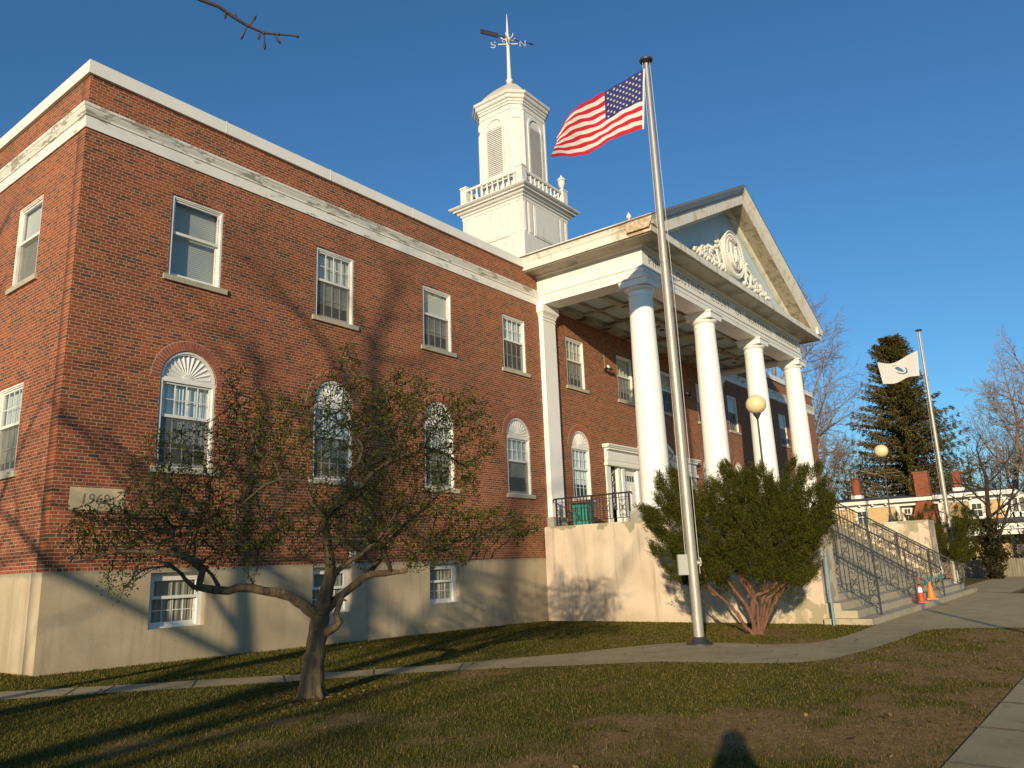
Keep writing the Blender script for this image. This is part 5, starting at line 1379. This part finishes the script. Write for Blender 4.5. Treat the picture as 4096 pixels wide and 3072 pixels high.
# --- generic leafless tree
def bare_tree(seed,H,r0,spread,levels,bark,twig,label,loc,first=.28,up=.25,group=None,sides=6,kids_=(7,6,5,4),name='bare_tree',droop=0.0,extra=None,minr=.003):
    rg=random.Random(seed); t=thing(name,label,'tree',loc,0,group)
    A=MB();Bm=MB()
    def grow(p,d,L,r,lev):
        n=6 if lev==0 else 4; pts=[p]; rad=[r]; ds=[d]
        for i in range(n):
            d=(d+Vector((rg.gauss(0,1),rg.gauss(0,1),rg.gauss(0,1)))*(.05 if lev==0 else .15)+Vector((0,0,(up if lev<3 else up*.4)*.22-droop*(lev>=2)*.15))).normalized()
            p=p+d*(L/n); pts.append(p); rad.append(max(minr,r*(1-(.55 if lev==0 else .75)*(i+1)/n))); ds.append(d)
        (A if lev==0 else Bm).tube(pts,rad,max(3,sides+2-2*lev) if lev else 12,cap=lev<2)
        if lev>=levels: return
        k=kids_[min(lev,len(kids_)-1)]
        for j in range(k):
            f=(first if lev==0 else .22)+(1-(first if lev==0 else .22))*(j+rg.random()*.8)/k; f=min(f,.99)
            i=min(int(f*n),n-1); q=pts[i].lerp(pts[i+1],f*n-i); dd=ds[i+1]
            ax=dd.orthogonal(); ax.rotate(Matrix.Rotation(rg.uniform(0,6.283) if lev==0 else (j*2.4+rg.uniform(-.6,.6)),3,dd)); an=R(rg.uniform(35,68) if lev==0 else rg.uniform(25,58))
            nd_=dd.copy(); nd_.rotate(Matrix.Rotation(an,3,ax))
            ll=L*(spread if lev==0 else .58)*(1.08-.55*f)*rg.uniform(.8,1.15); rc=min(rad[i]*.62,r*.55)*rg.uniform(.8,1)
            grow(q,nd_,ll,rc,lev+1)
        grow(pts[-1],ds[-1],L*.38,rad[-1],lev+1)
    grow(Vector((0,0,-.1)),Vector((0,0,1)),H*.72,r0,0)
    mbx=A
    for k in range(6):
        a_=k*1.05; d=Vector((math.cos(a_),math.sin(a_),0)); A.tube([d*r0*.5+Vector((0,0,.5)),d*r0*.95+Vector((0,0,.12)),d*r0*1.6+Vector((0,0,-.05))],[r0*.35,r0*.4,r0*.2],6)
    lk('trunk',A.mesh('trunk',bark,60,fix=False),t); lk('branches',Bm.mesh('branches',twig,None,fix=False),t)
    if extra: extra(t)
    return t
GB=barkmat('grey_bark',(.11,.09,.07),(.22,.18,.13),8); GT=basic('bare_twigs',(.22,.16,.12),.9,.25,4)
LT=[('tall leafless tree rising just behind the right corner of the courthouse',(57.0,18.6),21.0,.40,31,.72),
    ('leafless tree spreading at the right edge beyond the yellow house',(84.0,3.6),20.0,.36,32,.62),
    ('leafless tree between the spruce and the right edge, behind the yellow house roof',(96.0,9.0),20.0,.36,33,.6),
    ('low leafless tree half hidden behind the left end of the yellow house',(84.0,23.5),15.0,.34,36,.62)]
for lb,(x,y),H,r,sd,sp_ in LT:
    bare_tree(sd,H,r,sp_,4,GB,GT,lb,(x,y,gz(30)),.25,.35,'leafless trees beyond the courthouse',5,(13,8,7,5),minr=.011)
# wood edge far behind as one mass of bare saplings
def far_wood():
    rg=random.Random(77); mb=MB()
    for k in range(190):
        x=rg.uniform(108,150); y=rg.uniform(-14,60)
        if y>x*.36: continue
        H=rg.uniform(10,17); b=Vector((x,y,-2)); top=b+Vector((rg.uniform(-1,1),rg.uniform(-1,1),H)); mb.tube([b,b.lerp(top,.5)+Vector((rg.uniform(-.3,.3),rg.uniform(-.3,.3),0)),top],[.16,.10,.02],4,cap=False)
        for j in range(16):
            f=rg.uniform(.25,.98); q=b.lerp(top,f); a_=rg.uniform(0,6.283); L=H*.34*(1.15-f)+.5; d=Vector((math.cos(a_),math.sin(a_),rg.uniform(.35,1.1))).normalized(); e=q+d*L
            mb.tube([q,q.lerp(e,.5)+Vector((0,0,-.1)),e],[.05,.035,.012],3,cap=False)
            for m in range(5):
                g_=rg.uniform(.3,1); s0=q.lerp(e,g_); d2=(d+Vector((rg.uniform(-.8,.8),rg.uniform(-.8,.8),rg.uniform(-.2,.8)))).normalized(); mb.tube([s0,s0+d2*L*.45],[.022,.008],3,cap=False)
    return mb.mesh('far_wood',GT,None,fix=False)
tag(link('far_wood',far_wood()),kind='stuff')
# tree in front of the fence, thick with ivy
IVB=basic('ivy_bark',(.03,.023,.017),.95,.3,8)
IV=leafmat('ivy',[(0,(.012,.012,.006)),(.6,(.035,.03,.012)),(1,(.08,.06,.025))],.1)
def ivy(t):
    r2=np.random.default_rng(3); n=2600
    z=r2.uniform(0,3.2,n); a=r2.uniform(0,6.283,n); rr_=(.30+.16*np.sin(z*4+a*2)+.12*z*(z<2.2))*r2.uniform(.7,1.25,n)
    c=np.stack([rr_*np.cos(a)+.25*(z-1)*(z>1)*np.sign(np.cos(a)),rr_*np.sin(a),z],1)
    d=rdir(n,r2); s_=unit(np.cross(d,rdir(n,r2))); L=r2.uniform(.10,.2,n); v,f=quads(c,d,s_,L,L*.7); lk('ivy',npmesh('ivy',v,f,IV),t)
bare_tree(41,8.0,.20,.75,4,IVB,IVB,'ivy covered leafless tree before the stockade fence and yellow house',(51.5,6.15,gz(30)),.18,.05,None,5,(8,5,4,3),'ivy_tree',.5,ivy)
# --- spruce
def spruce(loc,H,Rm,label,seed):
    r2=np.random.default_rng(seed); t=thing('spruce_tree',label,'tree',loc)
    mb=MB(); mb.tube([(0,0,-.2),(.1,0,H*.5),(0,0,H)],[.42,.25,.03],8); lk('trunk',mb.mesh('trunk',GB,60,fix=False),t)
    C=[];D=[];Ls=[]; mbb=MB()
    nz=54
    for i in range(nz):
        f=(i+.5)/nz; z=H*(.10+.90*f); 
        wd=Rm*((1-f)**.95)+.35
        if f>.70: wd=max(wd,2.0*math.sqrt(max(.02,1-((f-.82)/.185)**2)))
        for k in range(11):
            a=r2.uniform(0,6.283); Lb=wd*r2.uniform(.55,1.12); 
            rise=.35*f-.25; n=9
            for j in range(n):
                s_=(j+.6)/n; q=np.array([math.cos(a)*Lb*s_,math.sin(a)*Lb*s_,z+Lb*(rise*s_+.22*s_*s_)])
                m=int(18+4*(1-s_))
                for _ in range(m):
                    C.append(q+r2.normal(size=3)*.09); D.append(np.array([math.cos(a)*.55,math.sin(a)*.55,-.75+.8*f])+r2.normal(size=3)*.35); Ls.append(r2.uniform(.16,.42))
            mbb.tube([(0,0,z),(math.cos(a)*Lb*.5,math.sin(a)*Lb*.5,z+Lb*(rise*.5+.05)),(math.cos(a)*Lb,math.sin(a)*Lb,z+Lb*(rise+.22))],[.05,.035,.01],3,cap=False)
    C=np.array(C);D=unit(np.array(D));Ls=np.array(Ls); S=unit(np.cross(D,rdir(len(D),r2))); v,f_=quads(C,D,S,Ls,Ls*.28)
    lk('branches',mbb.mesh('branches',GT,None,fix=False),t)
    lk('needles',npmesh('needles',v,f_,leafmat('spruce_needles',[(0,(.032,.030,.010)),(.4,(.070,.062,.016)),(.8,(.12,.098,.026)),(1,(.17,.115,.04))],.12)),t)
spruce((80.5,15.2,-1.8),21.8,9.0,'tall dark spruce with a rounded top behind the yellow house',6)

# ------------------------------------------------------------------ yellow house and fence beyond
HX=62.0
hs=thing('yellow_house','pale yellow house with white trim, dark roof and brick chimneys','house',(HX,12,gz(30)))
YW=basic('yellow_siding',(.52,.37,.18),.8,.06,2); YB=barkmat('chimney_brick',(.19,.055,.03),(.32,.10,.05),3,(1,1,3))
gx=gz(30)
mb=MB(); mb.box(HX,HX+9,6.1,10.15,gx-.2,3.3); mb.box(HX+.6,HX+9,10.151,12.7,gx-.2,3.2); mb.box(HX,HX+9,12.701,22,gx-.2,3.25); lk_=mb.build('wall',YW,hs)
mb=MB()
for y0,y1,zo in ((5.45,10.35,0.02),(10.35,22.6,0.0)):
    x0=HX-.75
    mb.add([(x0,y0,3.62+zo),(x0,y1,3.62+zo),(HX+4.6,y1-.6 if y1>20 else y1,4.12+zo),(HX+4.6,y0+(1.9 if y0<6 else 0),4.12+zo),(HX+9.6,y0,3.62+zo),(HX+9.6,y1,3.62+zo)],[(0,1,2,3),(3,2,5,4),(0,3,4),(1,5,2)])
mb.build('roof',MT['roof'],hs)
mb=MB(); mb.box(HX-.78,HX+9.6,5.40,10.35,3.36,3.64); mb.box(HX-.62,HX-.02,10.351,22.6,3.34,3.60); mb.box(HX-.10,HX-.005,6.0,22,3.08,3.34)
for y in np.arange(6.3,22,.9): 
    if not 10.2<y<12.8: mb.box(HX-.5,HX-.1,y-.05,y+.05,3.2,3.355)
mb.build('cornice',MT['white'],hs)
for y0,y1 in ((6.0,6.28),(9.95,10.2),(12.72,12.98)):
    mb=MB(); mb.box(HX-.06,HX-.004,y0,y1,gx,3.08); mb.build('corner_board',MT['white'],hs)
def hwin(y0,y1,z0,z1,x):
    mb=MB(); t=.14
    mb.box(x-.09,x-.004,y0,y0+t,z0,z1); mb.box(x-.09,x-.004,y1-t,y1,z0,z1); mb.box(x-.09,x-.004,y0+t,y1-t,z1-t,z1); mb.box(x-.13,x-.004,y0-.05,y1+.05,z0-.08,z0+.06); mb.box(x-.12,x-.004,y0-.06,y1+.06,z1,z1+.08)
    mb.box(x-.05,x-.004,y0+t,y1-t,(z0+z1)/2-.03,(z0+z1)/2+.03); mb.box(x-.04,x-.004,(y0+y1)/2-.015,(y0+y1)/2+.015,z0,z1)
    o=mb.build('window',MT['white'],hs); g=MB(); g.quad((x-.012,y0+t,z0+.06),(x-.012,y1-t,z0+.06),(x-.012,y1-t,z1-t),(x-.012,y0+t,z1-t)); g.build('pane',basic('house_glass',(.06,.07,.07),.15,.2,2),o)
for y0,y1,z0,z1,x in ((7.45,8.30,1.95,3.02,HX),(12.05-.05,12.75-.08,2.0,3.0,HX+.6),(14.85,15.75,1.95,3.0,HX),(17.1,18.0,1.95,3.0,HX),(10.3,10.75,2.0,3.0,HX+.6)): hwin(y0,y1,z0,z1,x)
def chim(y0,y1,x0,x1,zt,flare=False):
    mb=MB(); mb.box(x0,x1,y0,y1,2.0,zt-.12); mb.box(x0-.05,x1+.05,y0-.05,y1+.05,zt-.12,zt)
    if flare:
        ym=(y0+y1)/2
        mb.prism([],0,0) if False else None
        vs=[(x0-.05,y0,3.30),(x0-.05,y1,3.30),(x0-.05,y1+.55,1.9),(x0-.05,y0-.35,1.9),(x0-.05,y1+.75,gx-.1),(x0-.05,y0-.55,gx-.1)]
        vs+=[(HX+.62,b,c) for a,b,c in vs]
        mb.add(vs,[(0,1,2,3),(3,2,4,5),(0,6,7,1),(1,7,8,2),(0,3,9,6),(2,8,10,4),(3,5,11,9)])
    mb.build('chimney',YB,hs)
    if not flare:
        f=MB(); f.box(x0-.1,x1+.1,y0-.1,y1+.1,3.9,4.35); f.build('chimney_flashing',MT['white'],hs)
chim(10.55,11.45,HX-.35,HX+.45,5.38,True)
chim(9.15,9.65,HX+4.2,HX+4.8,5.55); chim(16.3,16.85,HX+4.2,HX+4.8,5.75)
mb=MB(); mb.box(HX-2.6,HX+.0-.005,3.2,8.6,1.05,1.42); mb.box(HX-2.4,HX-.01,3.3,8.5,.72,1.0)
mb.build('porch_cornice',MT['white'],hs)
mb=MB(); mb.add([(HX-2.75,3.05,1.43),(HX-2.75,8.75,1.43),(HX-.005,8.5,1.85),(HX-.005,3.3,1.85),(HX-.005,8.5,1.43),(HX-.005,3.3,1.43)],[(0,1,2,3),(1,4,2),(0,3,5)]); mb.build('porch_roof',MT['roof'],hs)
for y in (3.5,5.1,6.7,8.3):
    mb=MB(); mb.box(HX-2.45,HX-2.27,y-.09,y+.09,gx,.72); mb.build('porch_post',MT['white'],hs)
# bay at the right end
mb=MB()
for i,y in enumerate((5.85,5.45,5.05,4.65,4.2)): mb.box(HX+.25,HX+.40,y-.06,y+.06,1.86,3.1)
mb.box(HX+.2,HX+1.5,4.0,6.05,3.1,3.36); mb.box(HX+.25,HX+.4,4.1,6.0,1.86,2.2); mb.build('bay_frame',MT['white'],hs)
mb=MB(); mb.box(HX+.42,HX+5,4.1,6.09,gx,3.1); mb.build('bay_wall',basic('bay_dark',(.12,.12,.11),.4,.2,2),hs)
t=thing('stockade_fence','weathered grey vertical board fence below the yellow house','fence',(54.5,5,gx))
mb=MB(); rgf=random.Random(4)
for k in range(120):
    y=-3+k*.145; h=1.08+rgf.uniform(-.02,.02); mb.add([(0,y-5,0),(0,y+.132-5,0),(0,y+.132-5,h-.06),(0,y+.066-5,h),(0,y-5,h-.06),(.02,y-5,0),(.02,y+.132-5,0),(.02,y+.132-5,h-.06),(.02,y+.066-5,h),(.02,y-5,h-.06)],[(0,1,2,3,4),(9,8,7,6,5),(0,5,6,1),(1,6,7,2),(2,7,8,3),(3,8,9,4),(4,9,5,0)])
lk('fence_board',mb.mesh('fence_boards',basic('grey_boards',(.20,.17,.12),.9,.35,5,stretch=(1,4,.3))),t)
mb=MB(); mb.box(.02,.06,-8,9.3,.25,.33); mb.box(.02,.06,-8,9.3,.8,.88); lk('fence_rail',mb.mesh('fence_rail',MT['stonegrey']),t)
# scrub against the fence
def shrubmass(loc,label,n,ext,mat,name='bare_shrub'):
    r2=np.random.default_rng(int(loc[0]*10)); t=thing(name,label,'shrub',loc)
    c=r2.normal(size=(n,3))*np.array(ext)*.5; c[:,2]=np.abs(c[:,2])+.05; d=unit(c*np.array([1,1,1.5])+r2.normal(size=(n,3))*.3); s_=unit(np.cross(d,rdir(n,r2))); L=r2.uniform(.12,.3,n); v,f=quads(c,d,s_,L,L*.3)
    lk('foliage',npmesh('foliage',v,f,mat),t)
    mb=MB(); rg=random.Random(3)
    for k in range(14):
        a=rg.uniform(0,6.28); mb.tube([(0,0,0),(.3*math.cos(a)*ext[0],.3*math.sin(a)*ext[1],ext[2]*.5),(.6*math.cos(a)*ext[0],.6*math.sin(a)*ext[1],ext[2]*rg.uniform(.7,1.1))],[.03,.02,.006],4)
    lk('stem',mb.mesh('stem',GT,fix=False),t)
shrubmass((56.4,9.6,gx),'dense brown shrub rising behind the stockade fence left of the ivy tree',5000,(1.6,3.4,2.5),IV)
shrubmass((56.6,3.9,gx),'wide brown shrub rising behind the fence at the right edge',5000,(1.4,3.4,2.3),IV)

# ------------------------------------------------------------------ street trees behind the photographer (their shadows and one twig show)
def sprig(t):
    M_=wm(t).inverted(); B=basic('bud_bark',(.05,.038,.036),.7,.2,20)
    mb=MB(); tr=lambda q: M_@Vector(q)
    main=[(-3.2,9.0,3.4),(-1.9,7.6,4.1),(-.4,6.0,4.15),(.9,4.6,3.8),(1.7,4.02,3.46),(2.1,3.82,3.35),(2.19,3.78,3.34),(2.27,3.76,3.31),(2.36,3.73,3.28),(2.45,3.69,3.26),(2.52,3.64,3.268),(2.61,3.57,3.27)]
    mb.tube([tr(q) for q in main],[.05,.04,.03,.02,.014,.0115,.011,.0105,.0095,.0075,.006,.005],8)
    for a,b in (((2.37,3.725,3.28),(2.385,3.70,3.33)),((2.36,3.73,3.28),(2.355,3.77,3.225)),((2.45,3.69,3.26),(2.475,3.715,3.195)),((2.50,3.66,3.265),(2.53,3.655,3.235)),((2.43,3.70,3.262),(2.43,3.71,3.235)),((2.30,3.75,3.30),(2.29,3.75,3.315)),((2.23,3.77,3.325),(2.235,3.775,3.305))):
        a=tr(a);b=tr(b); c=b+(b-a).normalized()*.025; mb.tube([a,a.lerp(b,.6),b,c.lerp(b,.4),c],[.005,.005,.0085,.0075,.002],6)
    for q in main[5:]: 
        w_=tr(q); mb.ell(w_,(.0118,.0118,.0118),6,4)
    mb.ell(tr(main[-1]),(.008,.008,.008),6,4)
    lk('overhanging_twig',mb.mesh('overhanging_twig',B,60,fix=False),t)
bare_tree(61,10.0,.15,.50,3,GB,GT,'bare street tree whose budded twig hangs into the top of the view',(-3.2,9.0,gz(0)),.40,.3,None,6,(6,4,3,3),'street_tree',0,sprig)
ST=[(62,(-13,3.7),16,.30,.6),(63,(-12,13.5),17,.30,.6),(65,(-22,-3.5),17,.36,.6)]
for sd,(x,y),H,r,sp_ in ST:
    bare_tree(sd,H,r,sp_,4,GB,GT,'leafless street tree standing behind the photographer',(x,y,gz(0)),.25,.3,'street trees behind the photographer',5,(9,5,4,3),'street_tree')

t=thing('street_lamp','tall slim grey street lamp by the kerb behind the photographer','street lamp',(6.0,-4.0,gz(6)))
mb=MB(); mb.tube([(0,0,-.2),(0,0,2.5),(0,0,5.0)],[.085,.075,.06],10); lk('pole',mb.mesh('pole',MT['dark'],60),t)
mb=MB(); mb.tube([(0,0,4.95),(-.3,-.6,5.15),(-.5,-1.2,5.2)],.035,6); mb.ell((-.55,-1.35,5.18),(.14,.28,.07),10,6); lk('lamp_head',mb.mesh('lamp_head',MT['dark'],60),t)
# ------------------------------------------------------------------ photographer
def person():
    f=Vector((sy,cy,0)); r=Vector((cy,-sy,0)); g0=gz(0)
    c=-f*.27
    P=lambda a,b,z: c+r*a+f*b+Vector((0,0,z))
    V=[];E=[];Rd=[]
    def add(q,rad,par=None):
        V.append(q); Rd.append(rad); 
        if par is not None: E.append((par,len(V)-1))
        return len(V)-1
    pel=add(P(0,0,g0+.86),(.155,.12)); wst=add(P(0,0,g0+1.02),(.145,.11),pel); chs=add(P(0,.0,g0+1.22),(.165,.12),wst); shd=add(P(0,0,g0+1.34),(.12,.09),chs); nk=add(P(0,.01,g0+1.40),(.058,.058),shd); 
    hd=add(P(0,.03,g0+1.475),(.075,.088),nk); ht=add(P(0,.02,g0+1.56),(.078,.092),hd); tp=add(P(0,.01,g0+1.615),(.05,.06),ht)
    for s_ in (-1,1):
        sh=add(P(s_*.17,0,g0+1.32),(.065,.06),shd); el=add(P(s_*.24,.10,g0+1.11),(.047,.047),sh); wr=add(P(s_*.085,.235,g0+1.40),(.03,.028),el); pa=add(P(s_*.06,.25,g0+1.455),(.034,.022),wr)
        for k in range(4):
            kn=add(P(s_*(.055-.006*k),.258+.003*k,g0+1.485-.012*k),(.009,.009),pa); add(P(s_*(.035),.262,g0+1.500-.017*k),(.008,.008),kn)
        th=add(P(s_*.04,.235,g0+1.45),(.010,.010),pa); add(P(s_*.02,.235,g0+1.462),(.009,.009),th)
        hp=add(P(s_*.09,0,g0+.80),(.095,.095),pel); kn=add(P(s_*.10,.02,g0+.46),(.062,.062),hp); an=add(P(s_*.11,-.02,g0+.09),(.042,.045),kn); add(P(s_*.125,.14,g0+.04),(.042,.035),an)
    me=bpy.data.meshes.new('body'); me.from_pydata([tuple(q) for q in V],E,[])
    t=thing('person','person in a dark jacket and jeans holding a small camera at eye level','person',tuple(c+Vector((0,0,g0))))
    o=link('body',me,t); mo=o.modifiers.new('skin','SKIN')
    for i,sv in enumerate(me.skin_vertices[0].data): sv.radius=Rd[i]; sv.use_root=(i==0)
    su=o.modifiers.new('sub','SUBSURF'); su.levels=2; su.render_levels=2
    m,nt,bs=mnew('photographer'); z=sep(nt,geo(nt))[2]
    c_=ramp(nt,mth(nt,'MULTIPLY_ADD',z,1/1.8,-g0/1.8),[(0,(.02,.02,.02)),(.05,(.03,.04,.08)),(.47,(.04,.04,.05)),(.76,(.42,.27,.2))],'CONSTANT')
    nt.links.new(c_,bs.inputs['Base Color']); me.materials.append(m)
    mb=MB(); q=P(0,.01,g0+1.565); mb.ell(q,(.105,.11,.09),14,9); mb.lathe([(.20,g0+1.28),(.17,g0+1.36),(.125,g0+1.44),(.11,g0+1.50)],P(0,-.01,0).x,P(0,-.01,0).y,14);  # hair, plus a hood cone added to broaden the figure's cast shadow
    mb.ell(P(0,-.03,g0+1.53),(.095,.085,.10),12,8); mb.build('hair_hood',basic('dark_hair_hood',(.03,.02,.015),.8,.2,20),t,180)
    mb=MB(); 
    mb.tube([P(-.03,.118,g0+1.505),P(-.03,.124,g0+1.505)],.011,8); mb.tube([P(.03,.118,g0+1.505),P(.03,.124,g0+1.505)],.011,8); mb.build('eyes',MT['dark'],t)
    mb=MB(); mb.tube([P(0,.10,g0+1.50),P(0,.135,g0+1.465),P(0,.11,g0+1.455)],[.010,.016,.010],7); mb.tube([P(-.022,.108,g0+1.43),P(.0,.118,g0+1.43),P(.022,.108,g0+1.43)],.006,5)
    for s_ in (-1,1): mb.ell(P(s_*.088,.01,g0+1.49),(.014,.022,.032),7,5)
    mb.build('face_features',basic('skin',(.42,.27,.2),.6,.05,9),t,60)
    k=thing('compact_camera','small black compact camera held at the photographer eye','camera',tuple(-f*.03))
    a=MB(); a.M=Matrix.Translation(-f*.035)@Matrix.Rotation(-YAW,4,'Z'); a.box(-.05,.05,-.014,.014,-.032,.03); b=link('camera_body',a.mesh('camera_body',MT['dark']),k)
    a=MB(); a.M=Matrix.Translation(-f*.035)@Matrix.Rotation(-YAW,4,'Z')@Matrix.Rotation(R(-90),4,'X'); a.lathe([(.022,.014),(.022,.022),(.018,.026)],0,0,16); link('lens_barrel',a.mesh('lens_barrel',MT['iron']),k)
person()

# ------------------------------------------------------------------ grass and litter
N=760000
r2=np.random.default_rng(8)
d=3.3+(25-3.3)*r2.random(N)**1.45; az=R(14)+R(78)*r2.random(N)
gxx=d*np.sin(az); gyy=d*np.cos(az)
def in_poly_np(x,y,poly):
    c=np.zeros(len(x),bool); j=len(poly)-1
    for i in range(len(poly)):
        xi,yi=poly[i];xj,yj=poly[j]; yj_=yj if yj!=yi else yi+1e-9
        c^=((yi>y)!=(yj>y))&(x<(xj-xi)*(y-yi)/(yj_-yi)+xi); j=i
    return c
ok=~in_poly_np(gxx,gyy,PF+PN[::-1])&~in_poly_np(gxx,gyy,plaza_far+plaza_near[::-1])&(gyy>1.36)&~((gyy>FY-.05)&(gxx>LX-.05))&~((gxx>PX0)&(gyy>5.2))&(np.hypot(gxx-6.66,gyy-8.46)>.2)&(np.hypot(gxx-14.93,gyy-7.02)>.3)
ok&=r2.random(N)>bare(gxx,gyy)*.86
gxx=gxx[ok];gyy=gyy[ok];n=len(gxx); d=d[ok]
zz=gzn(gxx)+.003*(fbm(gxx,gyy,3.0,9)-.5)-.004
h=r2.uniform(.012,.038,n)*(1+.5*(fbm(gxx,gyy,1.1,3)-.5)); h[gyy>13.8]*=1.3
a=r2.uniform(0,6.283,n); lean=r2.uniform(.2,1.1,n); w_=np.maximum(.0020,.0005*d)*r2.uniform(.7,1.4,n)
b0=np.stack([gxx,gyy,zz],1); sv=np.stack([np.cos(a),np.sin(a),0*a],1); lv=np.stack([-np.sin(a),np.cos(a),0*a],1)
tip=b0+lv*(h*lean)[:,None]+np.array([0,0,1])*h[:,None]
v=np.stack([b0-sv*w_[:,None],b0+sv*w_[:,None],tip],1).reshape(-1,3); f=np.arange(3*n).reshape(-1,3)
GM=leafmat('grass_blades',[(0,(.038,.046,.006)),(.4,(.080,.090,.011)),(.62,(.135,.118,.022)),(.82,(.20,.14,.043)),(1,(.28,.20,.08))],.3)
tag(link('grass',npmesh('grass',v,f,GM)),kind='stuff')
n=900; x=r2.uniform(5,21,n); y=r2.uniform(1.5,14.8,n); k=r2.random(n)<.35
x=np.where(k,6.7+r2.normal(size=n)*.55,x); y=np.where(k,8.35+r2.normal(size=n)*.35,y)
c=np.stack([x,y,gzn(x)+.022+.01*r2.random(n)],1); dd=unit(np.stack([r2.normal(size=n),r2.normal(size=n),r2.normal(size=n)*.25],1)); s_=unit(np.cross(dd,np.array([0,0,1.])+r2.normal(size=(n,3))*.3)); L=r2.uniform(.03,.075,n)
v,f=quads(c,dd,s_,L,L*.7)
tag(link('fallen_leaves',npmesh('fallen_leaves',v,f,leafmat('dry_leaves',[(0,(.09,.04,.02)),(.5,(.19,.10,.045)),(1,(.34,.22,.10))],.2))),kind='stuff')
